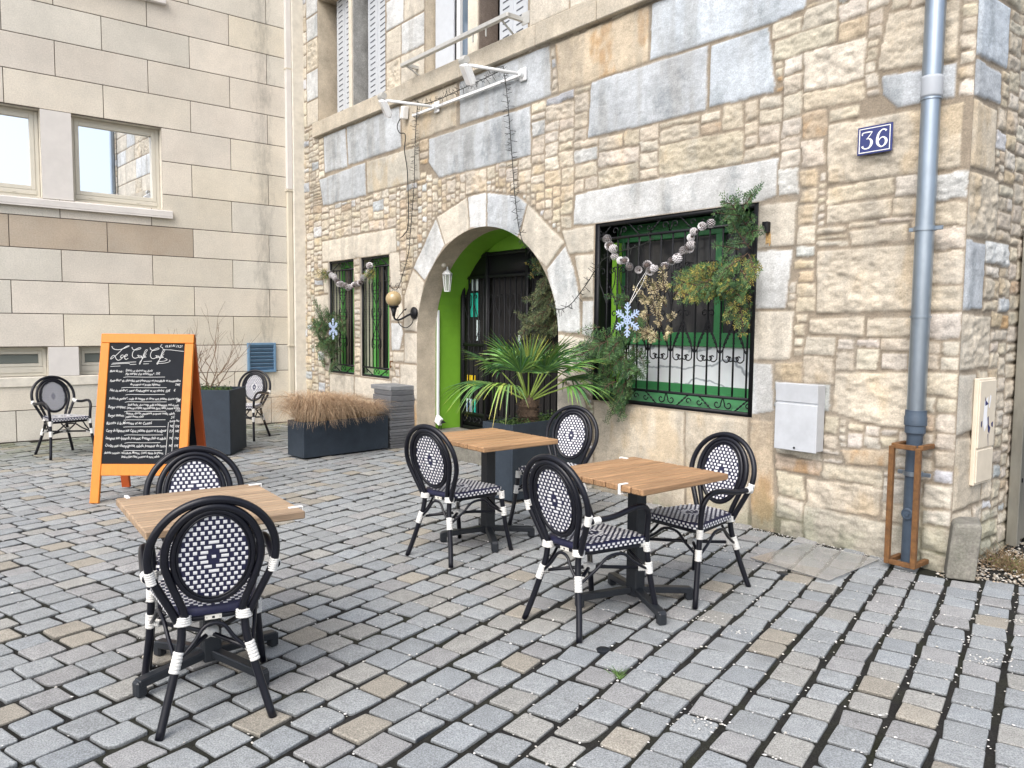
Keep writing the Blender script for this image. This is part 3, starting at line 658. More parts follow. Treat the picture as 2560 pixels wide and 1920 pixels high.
for k in range(11):
    c = 3.58 + k * .215; G.heart(c, 1.62, 1.93, .095); G.heart(c, 1.16, 1.45, .095, -1); G.scroll(c, .33, .05, 1, 1); G.scroll(c, .33, .05, -1, 1)
G.build('door_gate', M['iron'], cafe, True)
for (u, z, w_, h_, m) in ((3.63, 2.00, .055, .16, 'pale_poster'), (3.72, 2.00, .055, .16, 'pale_poster'), (3.62, 1.74, .08, .30, 'teal'), (3.715, 1.74, .06, .30, 'teal'), (3.735, 1.42, .055, .26, 'pale_poster'), (3.60, .78, .17, .13, 'yellow'), (3.55, .36, .10, .36, 'pale_poster'), (3.55, .42, .08, .14, 'blue_poster'), (3.66, .38, .06, .32, 'teal'), (4.56, 1.20, .045, .16, 'blue_poster'), (4.56, 1.32, .045, .10, 'pale_poster')):
    q = MB(); q.box((u, .648, z + .06), (w_, .012, h_)); q.build('poster', M[m], g)
# ------------------------------------------------------------------ office building (local x runs to the corner, y into the wall)
office = thing('office_building', 'modern building clad in large pale stone slabs with cream framed windows', 'building', CORN, RL)
VL = [0, .40, .815, 1.215, 1.64, 2.06, 2.475, 2.88, 3.33, 3.785, 4.24, 4.675, 5.12, 5.56, 6.0, 6.44, 6.88, 7.32, 7.76, 8.2, 8.64, 9.08, 9.52]
OOP = [(2.07, 3.18, 3.12, 4.23), (3.53, 4.64, 3.12, 4.23), (2.07, 3.18, .83, 1.21), (3.53, 4.64, .83, 1.21), (2.16, 3.22, 6.02, 7.1), (3.53, 4.64, 6.02, 7.1), (4.98, 6.1, 3.12, 4.23)]
def sub(rects, o):
    out = []
    for (a, b, c, d) in rects:
        if o[0] >= b or o[1] <= a or o[2] >= d or o[3] <= c: out.append((a, b, c, d)); continue
        if a < o[0]: out.append((a, o[0], c, d))
        if o[1] < b: out.append((o[1], b, c, d))
        aa, bb = max(a, o[0]), min(b, o[1])
        if c < o[2]: out.append((aa, bb, c, o[2]))
        if o[3] < d: out.append((aa, bb, o[3], d))
    return out
b = MB(); bk = MB(); gap = .005
for k in range(len(VL) - 1):
    off = .55 if k % 2 == 0 else 1.11
    xs = [.02] + [off + 1.12 * i for i in range(9)]
    if k % 2 == 1: xs = [.02] + [1.11 + 1.115 * i for i in range(9)]
    for a, c in zip(xs[:-1], xs[1:]):
        t = rng.uniform(.93, 1.06); base = (.66 * t, .605 * t, .52 * t * rng.uniform(.96, 1.03))
        if rng.random() < .25: base = (.635 * t, .60 * t, .53 * t)
        if k in (6,) and c > 1.96: base = (.44 * t, .365 * t, .285 * t)
        b.cur = base
        R_ = [(a + gap, c - gap, VL[k] + gap, VL[k + 1] - gap)]
        for o in OOP: R_ = sub(R_, o)
        for (p, q, r, s_) in R_:
            if q - p > .01 and s_ - r > .01: b.box((-(p + q) / 2, .0125, (r + s_) / 2), (q - p, .025, s_ - r), None, .003)
R_ = [(0, 9.2, -.05, VL[-1])]
for o in OOP: R_ = sub(R_, o)
for (p, q, r, s_) in R_: bk.box((-(p + q) / 2, .016, (r + s_) / 2), (q - p, .016, s_ - r))
wl = b.build('wall', M['ashlar'], office, col=True)
bk.build('joint', M['joint'], wl)
b = MB(); b.box((-4.6, 3.2, 4.8), (9.16, 5.6, 9.5)); b.build('body', M['ashlar'], office, col=True)
b = MB(); b.box((-4.6, 3.0, 9.68), (9.6, 6.9, .22)); b.build('roof', M['zinc'], office)
for (a, c, z0, z1) in OOP:
    # reveal
    q = MB(); P = [(-c, z0), (-c, z1), (-a, z1), (-a, z0)]
    for i in range(4):
        p_, r_ = P[i], P[(i + 1) % 4]; q.quad((p_[0], .0, p_[1]), (p_[0], .18, p_[1]), (r_[0], .18, r_[1]), (r_[0], .0, r_[1]))
    q.build('window_reveal', M['sillstone'], office)
    big = z1 - z0 > .6
    f = frame('window', -c + .004, -a - .004, z0 + .004, z1 - .004, .15, .05, .05, M['upvc'], parent=office)
    s = MB(); e = .05
    if big:
        s.box((-(a + c) / 2, .14, z0 + .075), (c - a - .10, .05, .055))
        for u in (a + .30, c - .22): s.box((-u, .111, z0 + .072), (.035, .008, .012))
    else:
        s.box((-(a + c) / 2, .14, z0 + .085), (c - a - .10, .05, .075)); s.box((-a - .16, .111, z0 + .09), (.035, .008, .012))
    s.build('bottom_rail', M['upvc'], f)
    zb = z0 + (.105 if big else .125)
    g = frame('sash', -c + .054, -a - .054, zb, z1 - .052, .142, .052 if big else .04, .05, M['upvc'], parent=f)
    pn = fill('pane', -c + (.10 if big else .09), -a - (.10 if big else .09), zb + .045, z1 - .095, .155, M['mirror'] if big else mat('frosted_glass', (.20, .22, .20), rough=.18), f)
    if big and a < 2.2 and z0 < 5:      # pane turned on purpose, so its reflection takes in the cafe corner
        pn.data.transform(Matrix.Translation((-(a + c) / 2, .165, 0)) @ Matrix.Rotation(rad(1.3), 4, 'Z') @ Matrix.Translation(((a + c) / 2, -.165, 0)))
for z0, z1 in ((3.12, 4.23), (.83, 1.21), (6.02, 7.1)):
    for a, c in ((3.18, 3.53), (4.64, 4.98)):
        q = MB(); q.box((-(a + c) / 2, -.002, (z0 + z1) / 2), (c - a - .002, .032, z1 - z0 + (.006 if z0 > 1 else -.004))); q.build('pier', M['white_render'], office)
q = MB(); q.box((-4.10, .02, 3.055), (4.30, .16, .09), None, .01); q.box((-4.10, -.055, 3.005), (4.28, .012, .02)); q.build('window_sill', M['white_render'], office)
q = MB(); q.box((-4.10, .03, .765), (4.40, .10, .13), None, .01); q.build('window_sill', M['sillstone'], office)
q = MB(); q.box((-4.10, .02, 5.94), (4.24, .18, .09), None, .01); q.build('window_sill', M['white_render'], office)
# air vent
v = thing('air_vent', 'small blue metal louvre vent low on the pale slab wall near the corner', 'vent', CORN - nC * .70 + Vector((0, 0, 1.02)), RL)
frame('frame', -.22, .22, -.225, .225, -.022, .035, .045, M['louvre'], parent=v)
q = MB()
for k in range(7): q.box((0, -.018, -.165 + k * .056), (.37, .008, .052), Euler((rad(38), 0, 0)).to_matrix())
q.build('louvre', M['louvre'], v); q = MB(); q.box((0, .001, 0), (.38, .006, .39)); q.build('backing', M['slot'], v)
# corner pilaster and cream trunking
p = thing('corner_pilaster', 'plain rendered strip filling the corner between the two buildings', 'pilaster', CORN - nC * .09, RL)
q = MB(); q.box((0, -.045, 4.2), (.20, .11, 8.5), None, .01); q.build('strip', M['sillstone'], p)
p = thing('cream_downpipe', 'cream box section gutter pipe running down the slab wall at the corner', 'pipe', CORN - nC * .235, RL)
q = MB(); q.box((0, -.04, 6.2), (.085, .075, 5.2), None, .006); q.build('upper_pipe', M['white_render'], p)
q = MB(); q.box((0, -.035, 1.85), (.075, .065, 3.5), None, .006); q.build('lower_pipe', M['cream_pipe'], p)
q = MB()
for z in (1.2, 3.58, 5.4): q.box((0, -.037, z), (.10, .085, .03), None, .004)
q.build('bracket', M['cream_pipe'], p)

# ------------------------------------------------------------------ ground
b = MB(); S_ = 260
b.quad((-S_, -S_, -.0095), (S_, -S_, -.0095), (S_, S_, -.0095), (-S_, S_, -.0095))
struct(b.build('ground', M['soil']))
TH = rad(34.3); ts = Vector((math.sin(TH), math.cos(TH), 0)); ss = Vector((math.cos(TH), -math.sin(TH), 0))
GB = (Vector((2.84, 4.76, 0)), Vector((.93, -.37, 0)))   # edge between setts and gravel by the house corner
def inside(p):
    q = p - CORN; off = -(q.dot(nC)); u = q.dot(dC); ul = q.dot(-nC)
    if off < (.03 if u < UMAX else -99): return False
    if u < .06: return False
    if u > UMAX - .12:
        d = p - GB[0]
        if GB[1].x * d.y - GB[1].y * d.x > 0 and p.x > 2.3: return False
    return True
RV, RF, RCc = [], [], []
NP = 16
vb = 0; centres = []
s0 = -13.5; r_i = 0
while s0 < 7.5:
    wd = rng.uniform(.142, .153); jg = rng.uniform(.020, .029)
    t0 = -7 + rng.uniform(0, .2)
    while t0 < 17:
        ln = rng.uniform(.148, .176); g = rng.uniform(.013, .022)
        sc = s0 + wd / 2 + .02 * math.sin(t0 * .7 + r_i * .05) - .0035 * (t0 - 4) ** 2 * .6
        c = ss * sc + ts * (t0 + ln / 2)
        t0 += ln + g
        if c.y < .6 or c.x < -9.2 or c.x > 6.5 or c.y > 13.2 or not inside(c): continue
        if c.y < abs(c.x) * .9 - 1.6: continue
        ang = rng.gauss(0, .011) - .0042 * (t0 - 4); ca, sa = math.cos(ang), math.sin(ang)
        a_, b_2 = ln / 2, wd / 2 * rng.uniform(.97, 1.02)
        tz = (rng.gauss(0, .013), rng.gauss(0, .013)); z0 = rng.gauss(0, .0022)
        ring = []
        for qx, qy, an0 in ((1, 1, 0), (-1, 1, PI / 2), (-1, -1, PI), (1, -1, PI * 1.5)):
            r_ = abs(rng.gauss(.006, .004)) + .003; jx, jy = rng.gauss(0, .0034), rng.gauss(0, .0034)
            if rng.random() < .06: r_ *= 3
            for k in range(4):
                an = an0 + PI / 2 * k / 3
                x = qx * (a_ - r_) + r_ * math.cos(an) + jx + rng.gauss(0, .0009); y = qy * (b_2 - r_) + r_ * math.sin(an) + jy + rng.gauss(0, .0009)
                ring.append((x * ca - y * sa, x * sa + y * ca))
        z = rng.random()
        if z < .07: cl = (.385, .345, .285)
        elif z < .18: cl = (.37, .355, .325)
        elif z < .32: cl = (.355, .345, .335)
        elif z < .50: cl = (.338, .35, .355)
        else: cl = (.345, .352, .35)
        t = rng.uniform(.92, 1.12)
        # moss and damp towards the left wall
        q = c - CORN; dl = q.dot(dC); ms = max(0, min(1, (2.4 - dl) / 2.2)) * (.35 + .65 * rng.random())
        t *= .83; cl = [cl[0] * t * .97, cl[1] * t, cl[2] * t * 1.03]; mo = (.10, .115, .045)
        cl = [cl[i] * (1 - .75 * ms) + mo[i] * .75 * ms for i in range(3)]
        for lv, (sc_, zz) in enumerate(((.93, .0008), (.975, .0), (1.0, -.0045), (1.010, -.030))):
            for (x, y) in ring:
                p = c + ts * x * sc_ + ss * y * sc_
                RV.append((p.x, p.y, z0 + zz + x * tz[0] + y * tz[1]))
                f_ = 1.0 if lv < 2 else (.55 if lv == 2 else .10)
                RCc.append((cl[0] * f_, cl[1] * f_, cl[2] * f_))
        for lv in range(3):
            for k in range(NP):
                l = (k + 1) % NP; RF.append((vb + lv * NP + k, vb + (lv + 1) * NP + k, vb + (lv + 1) * NP + l, vb + lv * NP + l))
        # cap as quads
        for k in range(NP // 2 - 1):
            RF.append((vb + k, vb + k + 1, vb + NP - 2 - k, vb + NP - 1 - k))
        vb += 4 * NP; centres.append((c.x, c.y, a_, b_2, ang))
    s0 += wd + jg; r_i += 1
struct(np_mesh('sett_paving', np.array(RV), np.array(RF), M['sett'], None, np.array(RCc), False))

def pebbles(name, pts, mat_, cols, flat=.6):
    V = []; F = []; Cc = []; n = 0
    base = [(1, 0, 0), (.5, .87, 0), (-.5, .87, 0), (-1, 0, 0), (-.5, -.87, 0), (.5, -.87, 0), (0.1, 0, 1), (0, .1, -1)]
    tri = [(0, 1, 6), (1, 2, 6), (2, 3, 6), (3, 4, 6), (4, 5, 6), (5, 0, 6), (1, 0, 7), (2, 1, 7), (3, 2, 7), (4, 3, 7), (5, 4, 7), (0, 5, 7)]
    for (x, y, z, r) in pts:
        a = rng.uniform(0, 6.3); ca, sa = math.cos(a), math.sin(a); ex = rng.uniform(.7, 1.35); h = r * flat * rng.uniform(.6, 1.1)
        col = cols[rng.randrange(len(cols))]; t = rng.uniform(.8, 1.1)
        for (px, py, pz) in base:
            px *= r * ex * rng.uniform(.8, 1.15); py *= r / ex * rng.uniform(.8, 1.15)
            V.append((x + px * ca - py * sa, y + px * sa + py * ca, z + pz * h)); Cc.append([c_ * t for c_ in col])
        F += [tuple(i + n for i in f) for f in tri]; n += 8
    o = np_mesh(name, np.array(V), np.array(F), mat_, None, np.array(Cc), False); return o
pts = []
for _ in range(13000):
    (x, y, a, b2, an) = centres[rng.randrange(len(centres))]
    dens = max(.06, min(1, .25 + .28 * (x + .6)))
    if rng.random() > dens * (1.0 if y < 8 else .35): continue
    if rng.random() < .55: lx, ly = rng.choice((-1, 1)) * (a + rng.uniform(-.002, .012)), rng.uniform(-b2, b2)
    else: lx, ly = rng.uniform(-a, a), rng.choice((-1, 1)) * (b2 + rng.uniform(-.002, .012))
    p = Vector((x, y, 0)) + ts * lx + ss * ly
    pts.append((p.x, p.y, rng.uniform(-.006, .003), abs(rng.gauss(.0034, .0015)) + .0016))
for (cx, cy, n, sp) in ((.78, 2.95, 26, .05), (2.25, 3.55, 40, .07), (2.78, 4.05, 40, .09), (1.15, 3.85, 14, .04), (-.05, 2.55, 10, .05), (1.02, 4.05, 18, .06)):
    for _ in range(n): pts.append((rng.gauss(cx, sp), rng.gauss(cy, sp * .5), rng.uniform(.003, .006), rng.uniform(.003, .0065)))
for _ in range(900):    # along the foot of the cafe wall
    p = wc(rng.uniform(5.9, 9.5), .03 + abs(rng.gauss(0, .06)), 0); pts.append((p.x, p.y, rng.uniform(-.006, .004), rng.uniform(.002, .006)))
struct(pebbles('white_chippings', pts, M['pebble'], [(.72, .70, .66), (.60, .57, .52), (.78, .76, .74)]), 'stuff')
pts = []
for _ in range(5200):
    p = GB[0] + GB[1] * rng.uniform(-.15, 2.4) + Vector((.37, .93, 0)) * (rng.random() ** 1.2 * 1.9)
    pts.append((p.x, p.y, rng.uniform(-.012, .012), rng.uniform(.005, .014)))
struct(pebbles('gravel', pts, M['pebble'], [(.50, .46, .40), (.38, .33, .27), (.60, .57, .52), (.30, .27, .22), (.45, .36, .27)], .7), 'stuff')
# ------------------------------------------------------------------ bistro chairs
def ellarc(cx, cz, rx, rz, a0, a1, n): return [(cx + rx * math.cos(a), cz + rz * math.sin(a)) for a in np.linspace(a0, a1, n)]
def by(z): return -.20 - (z - .41) * .21      # lean of the back
def weave_cells(test, px, pz, k=None):
    """staggered cells with a diamond of longer strips in the middle: yields (x, z, w, h)"""
    out = []; bars = {0: 1.50, 1: 1.28, 2: .80, 3: 0.0}
    for j in range(-14, 15):
        ja = abs(j)
        if k and ja in bars:
            c = bars[ja] * px * k; w_ = px * (1.02 if ja < 3 else 1.4) * k
            for x in ((-c, c) if ja < 3 else (0.0,)): out.append((x, j * pz, w_, pz * .62))
            if ja == 0: out.append((0.0, 0.0, px * .55, pz * .62))
            lim = c + w_ * .5 + px * .22
        else: lim = 0
        for i in range(-14, 15):
            x = (i + (.5 if j % 2 else 0)) * px; z = j * pz; w_, h_ = px * .54, pz * .68
            if lim and abs(x) - w_ / 2 < lim: continue
            if test(abs(x) + w_ * .5, abs(z) + h_ * .4): out.append((x, z, w_, h_))
    return out
def make_chair(arms):
    t = thing('bistro_chair', 'black bistro chair with woven seat and back', 'chair')
    BL, WB = M['black'], M['white_bind']
    # seat
    def seat_outline(g, n=9):
        P = []
        fx, bx, fy, byy = .215 - g, .165 - g, .225 - g, -.195 + g
        def corner(cx, cy, r, a0):
            return [(cx + r * math.cos(a0 + PI / 2 * k / n), cy + r * math.sin(a0 + PI / 2 * k / n)) for k in range(n + 1)]
        P += corner(fx - .045, fy - .045, .045, 0); P += corner(-fx + .045, fy - .045, .045, PI / 2)
        P += corner(-bx + .09, byy + .09, .09, PI); P += corner(bx - .09, byy + .09, .09, 1.5 * PI)
        return P
    b = MB(); rings = [(0.004, .420), (0, .426), (0, .446), (.004, .452), (.014, .456), (.05, .457)]
    n = len(seat_outline(0)); vs = []; fs = []
    for g, z in rings: vs += [(x, y, z) for x, y in seat_outline(g)]
    for i in range(len(rings) - 1):
        for k in range(n): l = (k + 1) % n; fs.append((i * n + k, i * n + l, (i + 1) * n + l, (i + 1) * n + k))
    fs.append(tuple(range(n))[::-1]); fs.append(tuple((len(rings) - 1) * n + k for k in range(n))); b.add(vs, fs)
    seat = b.build('seat', M['ink'], t, True)
    b = MB(); P0 = [Vector((x, y)) for x, y in seat_outline(.012)]
    def ins(x, y):
        return poly_sd([(p.x, p.y) for p in P0], np.array([x]), np.array([y]))[0] > .004
    for (x, y, w_, h_) in weave_cells(lambda x, y: True, .0305, .0215, 1.15):
        yy = y + .015
        if abs(x) > .22 or not (-.2 < yy < .23) or not ins(x, yy): continue
        z = .4585 + .0006 * rng.random()
        b.add([(x - w_ / 2, yy - h_ / 2, z - .0016), (x + w_ / 2, yy - h_ / 2, z - .0016), (x + w_ / 2, yy, z), (x + w_ / 2, yy + h_ / 2, z - .0016), (x - w_ / 2, yy + h_ / 2, z - .0016), (x - w_ / 2, yy, z)], [(0, 1, 2, 5), (5, 2, 3, 4)])
    # two rows of squares round the rim
    O = seat_outline(-.0016, 9); L = [0]
    for k in range(n): a, c = O[k], O[(k + 1) % n]; L.append(L[-1] + math.hypot(c[0] - a[0], c[1] - a[1]))
    def at(s_):
        s_ %= L[-1]; k = max(0, min(n - 1, int(np.searchsorted(L, s_)) - 1)); f = (s_ - L[k]) / max(1e-9, L[k + 1] - L[k]); a, c = O[k], O[(k + 1) % n]
        return (a[0] + (c[0] - a[0]) * f, a[1] + (c[1] - a[1]) * f)
    m_ = int(L[-1] / .0305)
    for row, (za, zb) in enumerate(((.424, .434), (.438, .4495))):
        for k in range(m_):
            s_ = (k + .5 * row) * L[-1] / m_; a = at(s_ - .0083); c = at(s_ + .0083)
            if (a[1] + c[1]) / 2 < -.17: continue
            b.quad((a[0], a[1], za), (c[0], c[1], za), (c[0], c[1], zb), (a[0], a[1], zb))
    b.build('seat_weave', M['white_weave'], seat)
    b = MB(); b.tube([(x, y, .408) for x, y in seat_outline(.022)], .0125, 8, True); b.build('seat_frame', BL, t, True)
    # back
    hoop = [(.125, .40), (.150, .46), (.188, .54), (.219, .61)] + ellarc(0, .672, .228, .222, rad(-5), rad(90), 12)
    hoop = hoop + [(-x, z) for x, z in hoop[:-1][::-1]]
    H3 = catmull([(x, by(z), z) for x, z in hoop], 2)
    b = MB(); b.tube(H3, .0158, 10); b.build('back_frame', BL, t, True)
    inner = [(.098, .40), (.113, .47), (.146, .56)] + ellarc(0, .672, .172, .196, rad(-12), rad(90), 11)
    inner = inner + [(-x, z) for x, z in inner[:-1][::-1]]
    b = MB(); b.tube(catmull([(x, by(z) - .004, z) for x, z in inner], 2), .0150, 10)
    c0, rx, rz = .668, .142, .181
    b.tube([(x, by(z) - .002, z) for x, z in ellarc(0, c0, rx, rz, 0, 2 * PI, 45)[:-1]], .0125, 8, True)
    b.tube([(x, by(z) + .006, z) for x, z in ellarc(0, c0, rx - .0135, rz - .0135, 0, 2 * PI, 45)[:-1]], .0045, 6, True)
    b.tube([(x, by(z) - .010, z) for x, z in ellarc(0, c0, rx - .0135, rz - .0135, 0, 2 * PI, 45)[:-1]], .0045, 6, True)
    b.build('inner_frame', BL, t, True)
    b = MB(); e = ellarc(0, c0, rx - .008, rz - .008, 0, 2 * PI, 41)[:-1]
    b.add([(x, by(z) + .0035, z) for x, z in e] + [(x, by(z) - .0065, z) for x, z in e], [tuple(range(40)), tuple(range(79, 39, -1))])
    pan = b.build('backrest', M['ink'], t)
    b = MB()
    for (x, z, w_, h_) in weave_cells(lambda x, z: ((x - .006) / (rx - .015)) ** 2 + ((z - .006) / (rz - .015)) ** 2 < 1.0, .0265, .0195, 1.0):
        for sg, o in ((1, .0052), (-1, -.0082)):
            z_ = c0 + z; Y = lambda q: by(q) + o
            b.add([(x - w_ / 2, Y(z_ - h_ / 2) - sg * .001, z_ - h_ / 2), (x + w_ / 2, Y(z_ - h_ / 2) - sg * .001, z_ - h_ / 2), (x + w_ / 2, Y(z_), z_), (x + w_ / 2, Y(z_ + h_ / 2) - sg * .001, z_ + h_ / 2), (x - w_ / 2, Y(z_ + h_ / 2) - sg * .001, z_ + h_ / 2), (x - w_ / 2, Y(z_), z_)], [(0, 1, 2, 5), (5, 2, 3, 4)])
    b.build('back_weave', M['white_weave'], pan)
    # legs and arms
    def wrap(a, c, r=.0175, nrib=5):
        r += .0018
        a = Vector(a); c = Vector(c)
        bind = MB()
        for k in range(nrib):
            p = a + (c - a) * (k / nrib); q = a + (c - a) * ((k + .96) / nrib)
            bind.tube([p, p + (q - p) * .2, p + (q - p) * .8, q], [r - .002, r, r, r - .002], 9)
        bind.build('binding', WB, t, True)
    for s in (-1, 1):
        rear = catmull([(s * .114, -.196, .425), (s * .118, -.205, .34), (s * .140, -.222, .24), (s * .172, -.245, .12), (s * .205, -.275, 0)], 4)
        b = MB(); b.tube(rear, .0160, 10); b.build('leg', BL, t, True)
        wrap((s * .128, -.213, .30), (s * .148, -.228, .225), .0185, 6)
        wrap((s * .112, -.194, .43), (s * .112, -.198, .395), .031, 4)
        top = .415 if arms else .425
        front = catmull([(s * .212, .205, top), (s * .214, .214, .34), (s * .224, .235, .20), (s * .246, .275, 0)], 4)
        b = MB(); b.tube(front, .0158, 10); b.build('leg', BL, t, True)
        wrap((s * .212, .206, .425), (s * .213, .211, .372), .0182, 5); wrap((s * .204, .198, .414), (s * .182, .180, .410), .018, 3)
        wrap((s * .2165, .220, .315), (s * .2195, .226, .252), .0185, 5)
        wrap((s * .212, .212, .282), (s * .180, .180, .280), .0145, 4)
        wrap((s * .133, -.208, .268), (s * .118, -.165, .272), .0145, 4)
        if arms:
            arm = catmull([(s * .212, .205, .415), (s * .216, .205, .50), (s * .226, .198, .575), (s * .236, .150, .622), (s * .242, .06, .628), (s * .240, -.08, .606), (s * .232, -.235, .602)], 4)
            b = MB(); b.tube(arm, .0156, 10); b.build('arm', BL, t, True)
            wrap((s * .226, -.244, .632), (s * .214, -.238, .580), .0182, 6); wrap((s * .2335, -.225, .602), (s * .236, -.18, .603), .0178, 4)
    b = MB()
    for s in (-1, 1): b.tube([(s * .136, -.217, .268), (0, .0, .278), (-s * .214, .218, .282)], .0098, 8)
    b.build('stretcher', BL, t, True)
    bind = MB(); bind.tube([(-.025, -.02, .278), (0, .0, .280), (.025, .02, .278)], .02, 8); bind.tube([(.025, -.02, .278), (0, 0, .280), (-.025, .02, .278)], .019, 8)
    b = MB()
    for (A, B, top_) in (((-.138, -.218, .258), (.138, -.218, .258), (0, -.195, .40)), ((-.216, .222, .275), (.216, .222, .275), (0, .20, .395)), ((-.138, -.215, .26), (-.216, .215, .275), (-.185, .0, .398)), ((.138, -.215, .26), (.216, .215, .275), (.185, .0, .398))):
        A, B, T_ = Vector(A), Vector(B), Vector(top_)
        pts = [A, A.lerp(T_, .45), T_.lerp(A, .22) , T_ + (B - A) * .0, T_.lerp(B, .22), B.lerp(T_, .45), B]
        b.tube(catmull([pts[0], pts[1], pts[2] + Vector((0, 0, .012)), pts[4] + Vector((0, 0, .012)), pts[5], pts[6]], 4), .0082, 7)
    b.build('brace', BL, t, True)
    bind.build('binding', WB, t, True)
    b = MB(); b.box((0, -.186, .408), (.062, .004, .019), None, .001); tg = b.build('maker_plate', M['tag'], t)
    b = MB(); b.box((0, -.1885, .408), (.010, .001, .008)); b.box((-.024, -.1885, .408), (.003, .001, .003)); b.box((.024, -.1885, .408), (.003, .001, .003)); b.build('print', M['iron'], tg)
    return t
armed = make_chair(True); plain = make_chair(False)
used = set()
def place(src, x, y, bearing, label):
    o = src if src.name not in used else copy_tree(src); used.add(src.name)
    o.location = (x, y, 0); o.rotation_euler = (0, 0, -rad(bearing)); tag(o, label, 'chair', 'woven bistro chairs on the terrace')
place(armed, -1.235, 3.12, -26, 'armchair nearest the camera, seen from behind, tucked under the left wooden table')
place(armed, -1.52, 3.74, 154, 'armchair facing the camera behind the left wooden table, in front of the chalkboard')
place(armed, .42, 4.045, 50, 'armchair seen from behind with its back to the camera side of the right hand table')
place(armed, 1.085, 4.55, 232, 'armchair facing left between the right hand table and the stone wall under the barred window')
place(armed, -5.185, 8.94, 129, 'armchair standing alone by the slab wall left of the orange chalkboard')
place(armed, -3.57, 10.40, 188, 'armchair below the blue wall vent, half hidden by the tall square planter')
place(plain, -.36, 5.215, 40, 'armless chair seen from behind at the table in front of the doorway')
place(plain, .345, 6.02, 213, 'armless chair facing the camera beside the palm planter')

# ------------------------------------------------------------------ tables
def table(x, y, bearing, l, w_, arms_at, label, tint):
    t = thing('cafe_table', label, 'table', (x, y, 0), -rad(bearing), 'slatted wooden terrace tables')
    b = MB(); n = 8; pw = w_ / n; T = .034          # planks run along local y
    for k in range(n):
        t_ = rng.uniform(.82, 1.12); b.cur = tuple(c_ * t_ for c_ in tint)
        b.box((-w_ / 2 + (k + .5) * pw, 0, .75 - T / 2), (pw - .0085, l, T), None, .005)
    o = b.build('tabletop', M['wood2'], t, col=True)
    b = MB(); b.box((0, 0, .75 - T / 2 - .002), (w_ - .02, l - .02, T - .012)); b.build('core', M['core'], o)
    b = MB(); b.box((0, 0, .38), (.078, .078, .66), None, .006); b.box((0, 0, .702), (.34, .34, .012)); b.build('column', M['anthracite'], t)
    for a in arms_at:
        a = rad(a - 0) + rad(bearing); d = Vector((math.sin(a - rad(bearing) * 2 + rad(bearing)), math.cos(a - rad(bearing)), 0))
        d = Vector((math.sin(a - rad(bearing)), math.cos(a - rad(bearing)), 0))
        b = MB(); b.bar(d * .03 + Vector((0, 0, .085)), d * .335 + Vector((0, 0, .058)), .048, .036, bev=.005)
        b.box(tuple(d * .325 + Vector((0, 0, .037))), (.046, .046, .068), Matrix.Rotation(math.atan2(-d.x, d.y), 3, 'Z'), .008)
        b.build('foot', M['anthracite'], t)
    return t
M['wood2'] = M['wood']; M['core'] = mat('plank_gap', (.10, .06, .035), rough=.8)
wm = M['wood']; wm.node_tree.nodes['Mapping'].inputs['Scale'].default_value = (9, .35, 9)
def lb(wx, wy, bearing): return math.degrees(math.atan2(wx, wy)) - bearing
B1 = 50.8
def feet(v, bearing): return [lb(x, y, bearing) for x, y in v]
# arms_at are bearings relative to the table
T1 = table(-1.335, 3.38, B1 + 4, .63, .70, feet([(-.18, -.24), (.18, .24), (-.33, .16), (.30, -.17)], B1 + 4), 'wooden terrace table at the left front with the two armchairs facing across it', (.37, .262, .17))
T2 = table(-.165, 5.54, B1, .66, .77, feet([(-.32, -.08), (.32, .08), (.06, -.33), (-.06, .33)], B1), 'wooden terrace table without clips, in front of the doorway', (.385, .228, .118))
T3 = table(.70, 4.26, B1, .70, .70, feet([(-.31, -.07), (.31, .07), (.09, -.32), (-.09, .32)], B1), 'wooden terrace table at the right front, nearest the barred window', (.385, .228, .120))
def clip(tb, lx, ly, rot, label):
    p = tb.matrix_basis @ Vector((lx, ly, .75))
    o = thing('tablecloth_clip', label, 'clip', p, tb.rotation_euler.z + rad(rot), 'white tablecloth clips on the table edges')
    b = MB(); b.box((.0, -.018, .0035), (.017, .058, .006), None, .0015); b.box((0, .0125, -.020), (.017, .005, .052), None, .0015); b.box((0, -.012, -.045), (.017, .052, .005), None, .0015)
    b.build('jaw', M['white_plastic'], o); b = MB(); b.lathe([(.004, -.004), (.0065, 0), (.004, .004)], (0, -.036, -.046), 8); b.build('grip', M['white_plastic'], o)
for tb in (T1, T2, T3): pass
bpy.context.view_layer.update()
clip(T1, -.30, .315, 0, 'white clip at the far right corner of the left front table')
clip(T1, .27, .315, 0, 'white clip at the near right corner of the left front table')
clip(T1, -.35, -.27, 90, 'white clip at the far left corner of the left front table')
clip(T3, -.30, -.35, 180, 'white clip at the left corner of the right front table')
clip(T3, .20, -.35, 180, 'white clip beside the nearest corner of the right front table')
clip(T3, -.35, .25, 90, 'white clip on the wall side edge of the right front table')

